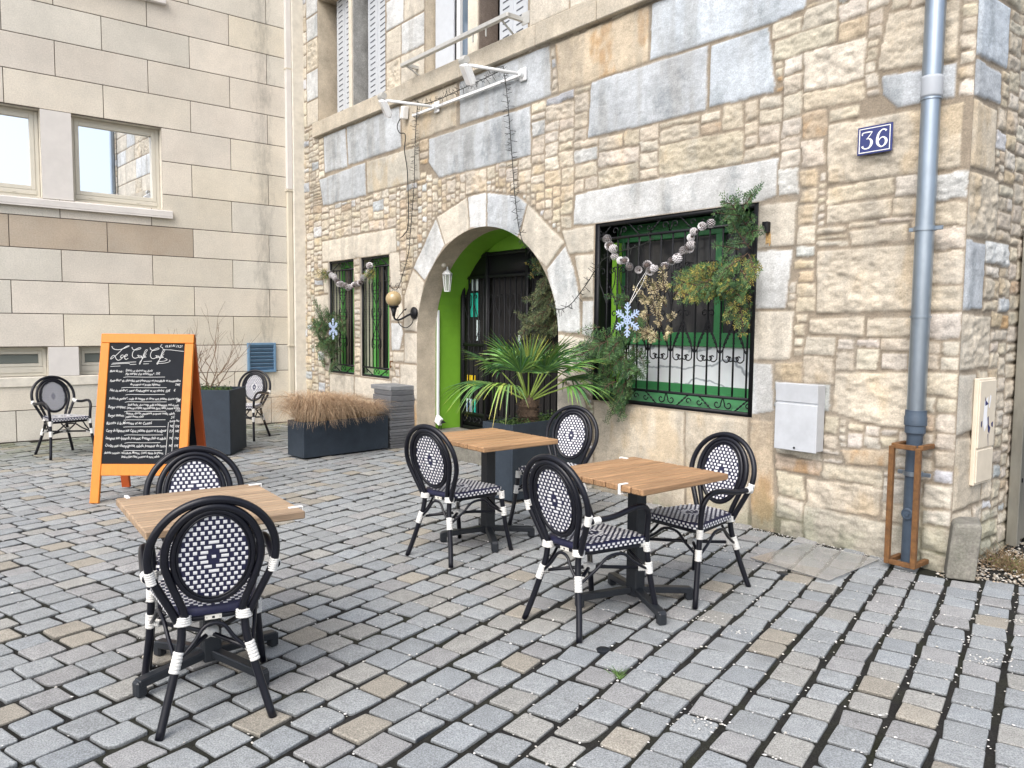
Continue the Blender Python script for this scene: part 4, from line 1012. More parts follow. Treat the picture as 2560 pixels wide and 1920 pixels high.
# ------------------------------------------------------------------ chalkboard
sg = thing('chalkboard_sign', 'orange wooden pavement chalkboard with the handwritten menu', 'sign', (-3.20, 6.86, 0), rad(2))
Wd, Ht, sp = .80, 1.44, .30
def leaf(sgn, dark):
    """frame of one leaf: (x, s) with s measured up the leaf"""
    a = math.atan2(sp, Ht); up = Vector((0, sgn * math.sin(a) * -1, math.cos(a))); base = Vector((0, sgn * sp, 0)); nrm = Vector((0, sgn * math.cos(a), math.sin(a)))
    return base, up, nrm
LL = math.hypot(sp, Ht)
def leafbar(b, base, up, nrm, x0, x1, s0, s1, th=.034, o=0):
    x = Vector((1, 0, 0)); Mx = Matrix((x, nrm, up)).transposed()
    b.box(tuple(base + x * (x0 + x1) / 2 + up * (s0 + s1) / 2 + nrm * o), (x1 - x0, th, s1 - s0), Mx, .004)
for sgn, mt, fr in ((-1, M['orange'], 'front_frame'), (1, M['orange_dark'], 'rear_frame')):
    ba, up, nr = leaf(sgn, False)
    b = MB()
    for s in (-1, 1): leafbar(b, ba, up, nr, min(s * Wd / 2, s * (Wd / 2 - .075)), max(s * Wd / 2, s * (Wd / 2 - .075)), 0 if sgn < 0 else .02, LL - .082)
    leafbar(b, ba, up, nr, -Wd / 2, Wd / 2, LL - .08, LL); leafbar(b, ba, up, nr, -Wd / 2 + .077, Wd / 2 - .077, .235, .335, .030)
    fo = b.build(fr, mt, sg)
    b = MB(); leafbar(b, ba, up, nr, -Wd / 2 + .06, Wd / 2 - .06, .33, LL - .07, .012); bo = b.build('slate' if sgn < 0 else 'rear_slate', M['board'], fo)
    if sgn < 0: board, BA, UP, NR = bo, ba, up, nr
b = MB(); b.tube([(-Wd / 2 + .02, 0, Ht - .015), (Wd / 2 - .02, 0, Ht - .015)], .008, 8); b.build('hinge', M['zinc'], sg)
BX0, BX1, BZ1, BZ0 = -Wd / 2 + .078, Wd / 2 - .078, LL - .083, .337
def bp(fx, fy, o=.0075): return BA + Vector((1, 0, 0)) * (BX0 + fx * (BX1 - BX0)) + UP * (BZ1 - fy * (BZ1 - BZ0)) + NR * (o if NR.y < 0 else -o)
def chalk_line(b, P, r=.0030, n=4, close=False):
    b.tube([bp(p.x, p.y) for p in catmull([(x, y, 0) for x, y in P], n)], r, 5)
cb = MB()
def px(P, dx=0, dy=0): return [((x - 110 + dx) / 1037, (y - 145 + dy) / 1037 * (BX1 - BX0) / (BZ1 - BZ0)) for x, y in P]
Lc = [(135, 190), (160, 225), (220, 240), (290, 225), (350, 200), (378, 183), (340, 190), (290, 225), (240, 280), (190, 330), (150, 365), (132, 372), (140, 345), (165, 320), (190, 330), (205, 365), (235, 390), (270, 375), (300, 345)]
oc = [(300, 312), (275, 320), (268, 345), (285, 352), (310, 335), (312, 318), (318, 335), (335, 335), (355, 322), (358, 308), (340, 305), (325, 330), (327, 362), (345, 376), (372, 360)]
Cc_ = [(415, 200), (425, 225), (455, 240), (500, 235), (540, 218), (530, 206), (500, 215), (450, 245), (428, 290), (432, 335), (460, 358), (495, 350), (520, 330), (510, 315), (497, 320)]
ac = [(545, 322), (525, 325), (520, 345), (540, 345), (555, 322), (557, 345), (568, 345), (600, 290), (630, 245), (622, 232), (605, 245), (585, 300), (565, 370), (545, 430), (535, 440), (535, 420), (560, 380), (580, 350), (595, 338), (608, 326), (602, 315), (590, 330), (597, 345), (622, 338)]
chalk_line(cb, px(Lc), .0028); chalk_line(cb, px(oc), .0027)
for d in (0, 252): 
    chalk_line(cb, px(Cc_, d, 4 if d else 0), .0027); chalk_line(cb, px(ac, d - (8 if d else 0), 2), .0024); chalk_line(cb, px([(612, 302), (622, 292)], d - (8 if d else 0), 2), .0030, 1)
for P in ([(145, 447), (280, 437), (400, 432)], [(160, 432), (330, 420), (485, 410)], [(135, 478), (270, 470)], [(400, 448), (490, 445)], [(590, 405), (703, 398)], [(588, 438), (662, 435)], [(790, 405), (880, 395), (915, 375), (880, 358)], [(770, 430), (880, 425), (945, 405), (957, 388), (940, 382)], [(830, 155), (812, 190), (842, 205), (855, 230), (950, 235), (1040, 245), (1140, 255)]):
    chalk_line(cb, px(P), .0023)
def fy(y): return (y - 203) / 1097.0
for (x0, x1, y) in ((.21, .76, 515), (.19, .79, 612), (.25, .77, 675), (.25, .80, 742), (.25, .80, 828), (.25, .80, 905), (.25, .81, 967), (.27, .78, 1042), (.28, .75, 1112), (.27, .78, 1182)):
    chalk_line(cb, [(x0, fy(y) + .004), (x0 + .06, fy(y) + rng.uniform(-.002, .002)), ((x0 + x1) / 2, fy(y)), (x1, fy(y) - .002)], .0020, 2)
for x, a_ in ((.842, 925), (.918, 915)): chalk_line(cb, [(x, fy(a_)), (x - .006, fy(1080)), (x - .01, fy(1235))], .0020, 2)
cb.build('chalk_lettering', M['chalk'], board)
dg = None
def text(body, fx0, fx1, y, hgt, name='chalk_writing'):
    cu = bpy.data.curves.new('t', 'FONT'); cu.body = body; cu.size = hgt; cu.shear = .25; cu.extrude = .0006; cu.offset = .0002; cu.resolution_u = 1
    o = bpy.data.objects.new('t', cu); COL.objects.link(o)
    dgx = bpy.context.evaluated_depsgraph_get(); me = bpy.data.meshes.new_from_object(o.evaluated_get(dgx)); bpy.data.objects.remove(o)
    co = np.empty(len(me.vertices) * 3, np.float32); me.vertices.foreach_get('co', co); co = co.reshape(-1, 3)
    wdt = max(1e-4, co[:, 0].max() - co[:, 0].min()); tgt = (fx1 - fx0) * (BX1 - BX0); k = tgt / wdt
    return me, co, k
WR = []
def chalk(body, fx0, fx1, y, hgt=.030):
    me, co, k = text(body, fx0, fx1, y, hgt)
    b0 = len(cbv.v)
    for (x, yy, z) in co:
        x = x * k; yy += .0035 * math.sin(x * 60 + y)
        p = bp(fx0, fy(y), .0068 + z) + Vector((1, 0, 0)) * x + UP * yy
        cbv.v.append(tuple(p)); cbv.c.append((1, 1, 1))
    for p in me.polygons: cbv.f.append(tuple(i + b0 for i in p.vertices)); cbv.m.append(0)
    bpy.data.meshes.remove(me)
cbv = MB()
for a in (('03.81.81.19.21', .735, .965, 236, .030), ('Menu du soir :', .02, .20, 470), ('Entrée et dessert au choix', .23, .59, 465), ('Plat marqué d’un astérisque* : 35€', .23, .69, 494), ('Faux-filet* de charolais aux pleurotes en persillade et mousseline', .03, .97, 557), ('de potiron et petits légumes', .30, .70, 592), ('24€', .90, .97, 592), ('Filet de sandre*, cœur d’aubergines et riz vénéré  22€', .035, .84, 648), ('€', .885, .91, 648), ('Poêlée de gambas*, coulis de mangue et citron vert, patates douces rôties', .035, .985, 722), ('24€', .93, .985, 740), ('Burger croquant :', .03, .275, 800, .036), ('Steak haché, chou rouge grillé au balsamique, miel et noix,', .285, .965, 778), ('parmesan croquant, mayonnaise aux câpres, salade, pommes de terre', .285, .985, 806), ('19,50', .92, .985, 830), ('Burger saumon :', .035, .26, 876, .036), ('Saumon, chorizo, guacamole, poivrons confits, salade,', .27, .92, 856), ('patates douces rôties', .27, .51, 884), ('21€', .87, .92, 892), ('Risotto à la Morteau et au Comté', .02, .62, 946, .036), ('Entrée Plat', .855, .985, 922, .024), ('Curry de légumes aux Cajou, patates douces et boulgour', .02, .82, 1014, .036), ('Lasagnes aux épinards, poireaux, fromage frais et salade', .025, .82, 1082, .036), ('Croûte aux champignons, salade, pommes de terre', .02, .82, 1150, .036), ('Assiette comtoise : cancoillotte, Morteau, Comté, viande des grisons,', .02, .80, 1212), ('jambon blanc fumé, pommes de terre, salade', .25, .75, 1246), ('9€', .86, .905, 970), ('15€', .93, .985, 970), ('7,5', .855, .905, 1018), ('14€', .93, .985, 1018), ('9€', .86, .905, 1082), ('19€', .93, .985, 1082), ('9€', .86, .905, 1150), ('19€', .93, .985, 1150), ('9€', .85, .90, 1222)):
    chalk(*a)
cbv.build('chalk_writing', M['chalk'], board)
# ------------------------------------------------------------------ planters
def planter(name, label, x, y, bearing, L, W, Hh, soil=.05, group=None):
    """x, y = centre; L along the bearing"""
    t = thing(name, label, 'planter', (x, y, 0), -rad(bearing), group)
    b = MB(); z0 = .02; th = .025
    for s in (-1, 1):
        b.box((s * (W / 2 - th / 2), 0, z0 + (Hh - z0) / 2), (th, L, Hh - z0), None, .004); b.box((0, s * (L / 2 - th / 2), z0 + (Hh - z0) / 2 - .001), (W - 2 * th + .002, th, Hh - z0 - .002), None, .003)
    b.box((0, 0, z0 + .05), (W - .03, L - .03, .09)); b.build('trough', M['slate'], t)
    b = MB(); b.box((0, 0, .010), (W - .10, L - .10, .022)); b.build('base', M['iron'], t)
    b = MB(); b.box((0, 0, Hh - soil - .02), (W - 2 * th, L - 2 * th, .04)); b.build('soil', M['soil'], t)
    return t
GP = 'dark slate planters on the terrace'
ctr = lambda a, bearing, L, W: (a[0] + math.sin(rad(bearing)) * L / 2 - math.cos(rad(bearing)) * W / 2, a[1] + math.cos(rad(bearing)) * L / 2 + math.sin(rad(bearing)) * W / 2)
p1 = ctr((-2.35, 8.73), 45, 1.17, .36); planter('grass_planter', 'long low slate planter filled with tan grass, in front of the narrow windows', p1[0], p1[1], 45, 1.17, .36, .43, group=GP)
planter('square_planter', 'tall square slate planter behind the chalkboard holding a bare shrub', -3.56, 9.23, 90, .60, .55, .77, group=GP)
p3 = ctr((.01, 6.67), 43, 1.14, .37); planter('palm_planter', 'long slate planter beside the doorway holding the fan palm', p3[0], p3[1], 43, 1.14, .37, .69, group=GP)

# dry grass
def blades(name, label, cat, ctrs, n, mat_, parent=None):
    V = []; F = []; Cc = []; k = 0
    for (cx, cy, cz, R, hh, share) in ctrs:
        for _ in range(int(n * share)):
            a = rng.uniform(0, 2 * PI); r0 = R * .45 * math.sqrt(rng.random()); x, y = cx + r0 * math.cos(a), cy + r0 * math.sin(a)
            a2 = a + rng.gauss(0, 1.1); reach = R * rng.uniform(.45, 1.45); h = hh * rng.uniform(.55, 1.15); dr = rng.random() ** 1.3 * 1.05
            w_ = rng.uniform(.0011, .0022); t = rng.random()
            c = [(.50, .35, .22), (.41, .27, .165), (.60, .46, .31), (.34, .24, .165)][rng.randrange(4)]; br = rng.uniform(.75, 1.2)
            P = []
            for q in range(6):
                u = q / 5; P.append(Vector((x + math.cos(a2) * reach * u ** 1.3, y + math.sin(a2) * reach * u ** 1.3, cz + h * (math.sin(u * PI * (.5 + .42 * dr))) * 1.0 - (.12 * hh * dr * u ** 3))))
            pr = Vector((-math.sin(a2), math.cos(a2), rng.uniform(-.6, .6))).normalized()
            for q, p in enumerate(P):
                ww = w_ * (1 - .8 * q / 5)
                V += [tuple(p - pr * ww), tuple(p + pr * ww)]; Cc += [[v * br for v in c]] * 2
            for q in range(5): F.append((k + 2 * q, k + 2 * q + 1, k + 2 * q + 3, k + 2 * q + 2))
            k += 12
    o = np_mesh(name, np.array(V), np.array(F), mat_, parent, np.array(Cc))
    if label: tag(o, label, cat)
    return o
gx, gy = math.sin(rad(45)), math.cos(rad(45))
blades('dry_grass', 'tussocks of dry tan sedge spilling over the long low planter', 'grass', [(p1[0] - gx * .36, p1[1] - gy * .36, .36, .38, .36, .42), (p1[0] - gx * .02, p1[1] - gy * .02, .36, .33, .32, .34), (p1[0] + gx * .36, p1[1] + gy * .36, .36, .26, .24, .24)], 7000, M['straw'])

# bare shrub
sh = thing('bare_shrub', 'leafless shrub of thin brown twigs in the tall square planter', 'shrub', (-3.62, 9.22, .72))
b = MB()
def grow(p, d, ln, r, lv):
    q = p; pts = [p]
    for k in range(3):
        d = (d + Vector((rng.gauss(0, .12), rng.gauss(0, .12), .06))).normalized(); q = q + d * ln / 3; pts.append(q)
    b.tube(pts, [r, r * .9, r * .8, r * .65], 5)
    if lv == 0: return
    for k in range(rng.choice((2, 2, 3)) if lv > 1 else 2):
        i = rng.choice((1, 2, 3)); dd = (d + Vector((rng.gauss(0, .45), rng.gauss(0, .45), rng.uniform(-.1, .3)))).normalized()
        grow(pts[i], dd, ln * rng.uniform(.6, .95), r * .62, lv - 1)
for k in range(9):
    a = rng.uniform(0, 6.3); e = rng.uniform(.25, .95); grow(Vector((rng.gauss(0, .05), rng.gauss(0, .05), 0)), Vector((math.cos(a) * e * (1.3 if k % 2 else .8), math.sin(a) * e * .6, 1)).normalized(), rng.uniform(.26, .40), .0075, 3)
b.build('branches', M['twig'], sh)
def leaves(mb, c, sx, sy, sz, n, cols, sz0=.014):
    for _ in range(n):
        p = Vector((c[0] + rng.uniform(-sx, sx), c[1] + rng.uniform(-sy, sy), c[2] + abs(rng.gauss(0, sz))))
        t = rng.uniform(.6, 1.3); cc = cols[rng.randrange(len(cols))]; mb.cur = (cc[0] * t, cc[1] * t, cc[2] * t)
        d = Vector((rng.gauss(0, 1), rng.gauss(0, 1), rng.gauss(0, .7))).normalized(); e = d.orthogonal().normalized(); s_ = sz0 * rng.uniform(.6, 1.3)
        mb.quad(p - d * s_, p + e * s_ * .45, p + d * s_, p - e * s_ * .45)
GRN = [(.035, .075, .018), (.055, .105, .025), (.025, .055, .020), (.075, .12, .03)]
b = MB(); leaves(b, (0, 0, .0), .25, .23, .035, 1500, GRN); b.build('ground_leaves', M['leaf'], sh, col=True)
b = MB(); Mr = Matrix.Rotation(-rad(43), 3, 'Z')
leaves(b, (0, 0, 0), .155, .53, .028, 2600, GRN, .012)
o = b.build('ground_ivy', M['leaf'], None, col=True); o.location = (p3[0], p3[1], .655); o.rotation_euler = (0, 0, -rad(43)); tag(o, 'low green ground cover filling the palm planter', 'ground cover'); struct(o, 'stuff')

# fan palm
PX, PY = p3[0] - math.sin(rad(43)) * .17, p3[1] - math.cos(rad(43)) * .17
PX, PY = .15, 7.02
pm = thing('fan_palm', 'green fan palm with a fibrous stubby trunk in the planter by the door', 'palm', (PX, PY, .62))
b = MB(); prof = [(.085, -.02)] + [(.078 + .010 * math.sin(k * 2.3) + .004 * (k % 2), .02 + k * .030) for k in range(8)] + [(.05, .265), (.02, .30)]
b.lathe(prof, (0, 0, 0), 18); 
for _ in range(420):
    a = rng.uniform(0, 6.3); z = rng.uniform(0, .25); p = Vector((.078 * math.cos(a), .078 * math.sin(a), z)); d = Vector((math.cos(a) * .5, math.sin(a) * .5, rng.uniform(-.5, 1))).normalized() * rng.uniform(.015, .05)
    b.tube([p, p + d], [.002, .0008], 4)
b.build('trunk', M['bark'], pm)
def fan(az, el, pet, R, nseg, droop, spread=150, tone=0):
    b = MB(); R *= 1.08; pet *= 1.06; d = Vector((math.sin(az) * math.cos(el), math.cos(az) * math.cos(el), math.sin(el))); base = Vector((0, 0, .24))
    hub = base + d * pet + Vector((0, 0, -.06 * pet * (1 - math.sin(el))))
    b.cur = (.19, .27, .05); b.tube([base, base + d * pet * .5, hub], [.009, .007, .0055], 6)
    side = d.cross(Vector((0, 0, 1)))
    if side.length < .1: side = Vector((1, 0, 0))
    side.normalize(); nn = side.cross(d).normalized()
    # blade plane tips over a little beyond the petiole
    fd = (d * 1.0 - nn * .15 + Vector((0, 0, -.25 * (1 - math.sin(el))))).normalized(); nn = side.cross(fd).normalized()
    for k in range(nseg):
        t = (k / (nseg - 1) - .5); a = rad(spread) * t; ln = R * (1 - .28 * abs(2 * t) ** 2) * rng.uniform(.93, 1.05)
        dd = (fd * math.cos(a) + side * math.sin(a)).normalized(); ww = .0135 * R / .42; cr = dd.cross(nn).normalized()
        br = rng.uniform(.75, 1.2); u_ = rng.random()
        c = ((.080, .20, .045), (.11, .26, .05), (.06, .165, .06), (.16, .28, .065))[rng.randrange(4)]
        if tone: c = (c[0] * 1.9, c[1] * 1.30, c[2] * 1.3)
        c = tuple(v * br for v in c); pts = []
        dr = droop * rng.uniform(.45, 1.6)
        for q in range(7):
            s = q / 6; p = hub + dd * ln * s + Vector((0, 0, -dr * ln * max(0, s - .35) ** 1.7 * 2.2)) + nn * (.010 * (1 if k % 2 else -1) * (1 - s) * s * 2)
            pts.append((p, ww * (.25 + 1.1 * s if s < .45 else (.75 * (1 - (s - .45) / .55) + .06))))
        base_i = len(b.v); b.cur = c; vv = []
        for q, (p, h) in enumerate(pts):
            if q == 6: b.cur = (min(.5, c[0] * 2.2), c[1] * 1.15, c[2])
            b.add([p - cr * h + nn * h * .35, p - nn * h * .2, p + cr * h + nn * h * .35], [])
        for q in range(6):
            i = base_i + q * 3
            b.f += [(i, i + 1, i + 4, i + 3), (i + 1, i + 2, i + 5, i + 4)]; b.m += [0, 0]
    return b.build('frond', M['palm'], pm, col=True)
for (az, el, pet, R, n, dr, sp_, tone) in ((182, 76, .26, .40, 24, .08, 110, 1), (240, 66, .34, .42, 24, .15, 130, 0), (120, 62, .36, .44, 24, .2, 140, 0), (200, 52, .34, .42, 26, .22, 155, 0), (265, 48, .34, .46, 26, .22, 150, 0), (216, 30, .30, .42, 20, .55, 125, 1), (290, 24, .36, .48, 26, .40, 150, 0), (140, 54, .33, .44, 26, .18, 150, 0), (95, 42, .38, .50, 26, .20, 150, 0), (112, 24, .38, .44, 24, .35, 140, 0), (60, 52, .36, .46, 24, .25, 150, 0), (330, 55, .34, .44, 24, .3, 150, 0), (20, 40, .36, .46, 24, .4, 150, 0), (75, 30, .38, .46, 24, .3, 150, 0)):
    fan(rad(az), rad(el), pet, R, n, dr, sp_, tone)

# slate clad pedestal under the narrow windows
pd = thing('slate_pedestal', 'small pedestal of stacked grey slate courses with projecting slab top, left of the arched door', 'pedestal', wc(3.07, .175, 0), RC)
b = MB(); z = 0; k = 0
while z < .72:
    h = rng.uniform(.026, .042) if z < .50 else rng.uniform(.062, .075); t = rng.uniform(.8, 1.2); b.cur = (.135 * t, .14 * t, .15 * t); e = rng.uniform(-.008, .010)
    if z > .5: b.cur = (.11 * t, .115 * t, .125 * t)
    b.box((0, -.005 - e / 2, z + h / 2), (.43 + e, .35 + e, h - .004), Matrix.Rotation(rng.gauss(0, .006), 3, 'Z'), .004); z += h; k += 1
b.build('courses', M['cladding'], pd, col=True)
b = MB(); b.cur = (.20, .21, .22); b.box((-.04, .0, z + .028), (.50, .36, .055), None, .006); b.build('slab', M['cladding'], pd, col=True)
# ------------------------------------------------------------------ fixtures on the cafe wall
def onwall(name, label, cat, u, v, off=.02, group=None): return thing(name, label, cat, wc(u, off, v), RC, group)
# globe lamp
g = onwall('globe_lamp', 'smoked amber globe wall lamp on a black scrolled bracket beside the narrow windows', 'wall lamp', 3.30, 1.69, .02)
b = MB(); b.lathe([(.10 * math.sin(a), -.10 * math.cos(a)) for a in np.linspace(.25, PI - .02, 18)], (-.10, -.24, .17), 24); b.build('globe', M['amber'], g, True)
b = MB(); b.lathe([(.035, .0), (.062, .018), (.066, .03)], (-.10, -.24, .055), 18); b.lathe([(.018, -.10), (.024, -.06), (.04, 0)], (-.10, -.24, .055), 14)
b.tube(catmull([(-.10, -.24, -.02), (-.10, -.225, -.075), (-.075, -.17, -.085), (-.03, -.08, -.03), (0, -.02, .0)], 5), .013, 8)
b.tube(catmull([(-.09, -.20, -.08), (-.06, -.12, .03), (-.03, -.10, .05), (-.01, -.13, .03)], 5), .006, 6)
b.lathe([(.075, 0), (.075, .018), (.05, .035), (.02, .045)], (0, .0, 0), 20, Matrix.Rotation(rad(90), 3, 'X')); b.build('bracket', M['iron'], g, True)
b = MB(); b.tube(catmull([(-.08, -.20, -.075), (-.07, -.17, -.15), (-.02, -.11, -.185), (.02, -.05, -.13), (.01, -.02, -.05)], 5), .006, 6); b.build('cable', M['wire'], g, True)
# floodlights on arms
def flood(u, lu, label):
    f = onwall('floodlight', label, 'floodlight', u, 4.10, .02, 'white floodlights on arms above the door')
    b = MB(); b.tube([(0, -.02, .0), (lu, -.56, .035)], .017, 8); b.build('arm', M['white_metal'], f, True)
    b = MB(); b.box((0, -.012, 0), (.10, .02, .13), None, .006); b.lathe([(.034, 0), (.03, .06)], (0, -.01, 0), 12, Matrix.Rotation(rad(90), 3, 'X')); b.build('wall_plate', M['white_metal'], f)
    b = MB(); c = Vector((lu, -.60, .03))
    Mx = Euler((rad(28), rad(18), rad(-20))).to_matrix()
    P = [(-.115, 0, .06), (-.04, 0, .09), (.06, 0, .09), (.125, 0, .04), (.06, 0, -.13), (-.085, 0, -.22)]
    P = [(-.09, 0, .07), (.09, 0, .07), (.105, 0, -.10), (-.105, 0, -.10)]
    b.box(c + Mx @ Vector((0, 0, -.10)), (.21, .05, .21), Mx, .012); b.box(c + Mx @ Vector((0, .02, -.10)), (.18, .05, .17), Mx, .01); b.build('head', M['white_metal'], f)
    b = MB(); b.lathe([(.036, -.05), (.042, -.02), (.042, .02), (.036, .05)], c + Vector((-.02, .02, .05)), 14, Matrix.Rotation(rad(90), 3, 'Y')); b.build('knuckle', M['rail'], f)
    b = MB(); b.box(c + Mx @ Vector((0, -.027, -.10)), (.19, .004, .19), Mx); b.build('lens', M['white_enamel'], f)
flood(3.81, -.27, 'white floodlight on an arm above the left side of the arched door')
flood(5.39, -.22, 'white floodlight on an arm above the right side of the arched door, under the railing')
r = onwall('conduit_bar', 'thin white bar fixed along the wall between the two floodlights', 'bar', 4.33, 4.095, .02)
b = MB(); b.bar((-1.02, -.03, 0), (1.02, -.03, 0), .03, .03, bev=.003); b.build('bar', M['white_metal'], r)
b = MB(); b.box((-.95, -.012, 0), (.03, .03, .05)); b.box((.95, -.012, 0), (.03, .03, .05)); b.build('bracket', M['white_metal'], r)
j = onwall('junction_box', 'small white junction box left of the floodlight bar', 'junction box', 3.13, 4.165, .02)
b = MB(); b.box((0, -.04, 0), (.085, .07, .15), Matrix.Rotation(rad(8), 3, 'Y'), .006); b.build('box', M['white_plastic'], j); b = MB(); b.box((0.01, -.078, 0), (.06, .006, .11), Matrix.Rotation(rad(8), 3, 'Y')); b.build('lid', M['white_plastic'], j)
k_ = onwall('black_cable', 'loose black cable hanging from the white junction box', 'cable', 3.06, 4.15, .03)
b = MB(); b.tube(catmull([(0, -.02, 0), (-.117, -.02, -.10), (-.065, -.02, -.20), (.073, -.02, -.25), (.056, -.02, -.45), (.124, -.02, -.73), (.14, -.02, -1.35), (.05, -.02, -1.47), (-.07, -.01, -1.51)], 6), .0065, 6); b.build('cable', M['wire'], k_, True)
# fairy lights: wire with a dense brush of stubby lamps
def fairy(name, label, paths, y=-.05, dens=30, L=.072):
    t = onwall(name, label, 'fairy lights', *paths[0][0], .02, 'dark strings of cluster lights on the facade'); u0, v0 = paths[0][0]
    b = MB(); c = MB()
    for P in paths:
        Q = catmull([(p[0] - u0, y if len(p) < 3 else p[2], p[1] - v0) for p in P], 6)
        b.tube(Q, .0048, 5)
        for i in range(len(Q) - 1):
            d = Q[i + 1] - Q[i]; n = max(1, int(d.length * dens)); dn = d.normalized()
            for k in range(n):
                p = Q[i] + d * (k + rng.random()) / n; v = Vector((rng.gauss(0, 1), rng.gauss(0, .5), rng.gauss(0, 1))); v = (v - dn * v.dot(dn)).normalized() * L * rng.uniform(.5, 1.1) + dn * rng.gauss(0, .012)
                c.tube([p, p + v], [.0024, .0029], 4)
    b.build('wire', M['wire'], t); c.build('lamps', M['wire'], t)
fairy('fairy_lights', 'dark light string running down the left of the arch to the globe lamp', [[(5.12, 4.21), (4.7, 4.19), (4.2, 4.17), (3.8, 4.16), (3.45, 4.19)], [(3.45, 4.24), (3.393, 3.74), (3.366, 3.223), (3.27, 2.60), (3.24, 2.44), (3.08, 2.14), (2.955, 1.99), (2.80, 2.03), (2.70, 2.11), (2.66, 2.25)]], dens=62)
fairy('fairy_lights', 'dark light string down the right of the arch, swagged to the barred window', [[(5.11, 4.24), (5.187, 3.883), (5.268, 3.304), (5.334, 2.824), (5.444, 2.428), (5.50, 2.28, .1), (5.56, 2.17, .3), (5.62, 2.07, .45)], [(5.886, 1.756), (5.986, 1.711), (6.10, 1.72), (6.222, 1.782), (6.423, 1.969), (6.50, 2.06), (6.62, 2.16), (6.85, 2.22), (7.05, 2.25), (7.2, 2.30)]], dens=62)
# house number
n = onwall('house_number', 'blue enamel house number plate reading 36 with white border', 'number plate', 9.075, 2.805, .045)
b = MB(); b.box((0, -.004, 0), (.235, .012, .185), None, .003); b.build('plate', M['blue_enamel'], n)
b = MB()
for z in (-.078, .078): b.box((0, -.0115, z), (.205, .002, .005))
for x in (-.102, .102): b.box((x, -.0115, 0), (.005, .002, .160))
b.build('border', M['white_enamel'], n)
def numeral(P, w_, b, cx, cz):
    Q = catmull([(x, z, 0) for x, z, _ in P], 6); W_ = catmull([(w, 0, 0) for _, _, w in P], 6)
    vs = []
    for i, q in enumerate(Q):
        t = (Q[min(i + 1, len(Q) - 1)] - Q[max(i - 1, 0)]).normalized(); nrm = Vector((-t.y, t.x, 0)); h = W_[i].x * w_
        vs.append((q + nrm * h, q - nrm * h))
    for i in range(len(vs) - 1):
        for y in (-.0118,):
            A = [(cx + p.x, y, cz + p.y) for p in (vs[i][0], vs[i][1], vs[i + 1][1], vs[i + 1][0])]; b.poly(A)
b = MB()
three = [(-.030, .040, .35), (-.026, .0465, .7), (-.030, .036, .9)]
# heavy roman figures drawn as thick and thin strokes
numeral([(-.034, .052, .40), (-.010, .054, .45), (.026, .053, .45), (.032, .050, .35)], .008, b, -.048, 0)
numeral([(.031, .050, .30), (.012, .026, .35), (-.004, .010, .30)], .008, b, -.048, 0)
numeral([(-.008, .010, .30), (.012, .010, .45), (.027, -.006, 1.0), (.028, -.026, 1.15), (.014, -.048, .7), (-.010, -.054, .45), (-.028, -.046, .6), (-.033, -.034, 1.0)], .008, b, -.048, 0)
numeral([(-.034, .052, .5), (-.036, .036, .5)], .008, b, -.048, 0)
numeral([(.030, .044, .9), (.020, .053, .5), (.002, .054, .45), (-.018, .036, .8), (-.028, .004, 1.1), (-.026, -.030, 1.1), (-.008, -.052, .6), (.010, -.053, .5), (.028, -.036, 1.0), (.030, -.014, 1.05), (.014, .004, .55), (-.004, .003, .4), (-.020, -.012, .5)], .008, b, .048, 0)
b.build('numerals', M['white_enamel'], n)
# meter box
m_ = onwall('meter_box', 'pale grey utility meter box on the stone wall beside the window', 'meter box', 8.62, .905, .02)
b = MB(); b.box((0, -.05, 0), (.325, .10, .48), None, .006); b.build('case', M['grey_paint'], m_)
b = MB(); b.box((0, -.105, -.075), (.332, .014, .34), None, .004); b.build('door', M['grey_paint'], m_); b = MB(); b.box((0, -.104, .175), (.332, .016, .135), Euler((rad(4), 0, 0)).to_matrix(), .004); b.build('hood', M['grey_paint'], m_)
b = MB(); b.lathe([(.008, 0), (.008, .004)], (-.0, -.113, -.222), 10, Matrix.Rotation(rad(90), 3, 'X')); b.build('lock', M['iron'], m_)
# hooks and rusty stub
h = onwall('iron_hook', 'rusty iron stub in the stone right of the barred window', 'hook', 8.275, 2.30, .015)
b = MB(); b.box((0, -.02, 0), (.028, .05, .085), None, .006); b.box((-.03, -.012, .03), (.03, .02, .03)); b.build('stub', M['iron'], h)
b = MB()
for k in range(7):
    x = -.018 + .006 * k; b.box((x, -.0025, -.06 - .035 * rng.random()), (.0066, .003, .05 + .07 * rng.random()))
b.build('rust_stain', mat('rust_stain', (.46, .30, .13), rough=.95, var=.5, vscale=50), h)
h = onwall('iron_hook', 'small dark iron hook at the right edge of the narrow windows', 'hook', 2.76, 1.01, .015)
b = MB(); b.tube(catmull([(.0, 0, .05), (-.01, -.03, .05), (-.012, -.035, .0), (0, -.035, -.03), (.018, -.035, -.01)], 4), .008, 6); b.build('hook', M['rust'], h)
# lantern in the doorway
l = onwall('door_lantern', 'small white six sided lantern hanging inside the door arch', 'lantern', 3.70, 2.07, -.20)
b = MB()
for k in range(6):
    a = PI / 3 * k; b.tube([(.055 * math.cos(a), .055 * math.sin(a), .09), (.034 * math.cos(a), .034 * math.sin(a), -.11)], .0045, 5)
b.lathe([(.058, .085), (.060, .095)], (0, 0, 0), 6); b.lathe([(.036, -.118), (.036, -.108)], (0, 0, 0), 6); b.lathe([(.068, .095), (.03, .135), (.012, .15), (.012, .175), (.004, .19)], (0, 0, 0), 6)
b.tube([(0, 0, .18), (-.05, 0, .24), (-.14, .0, .22), (-.17, 0, .16)], .007, 6); b.build('frame', M['white_metal'], l)
b = MB(); b.lathe([(.032, -.105), (.052, .085)], (0, 0, 0), 6); b.build('glass', mat('clear_pane', (.75, .78, .72), rough=.1, trans=.7), l)
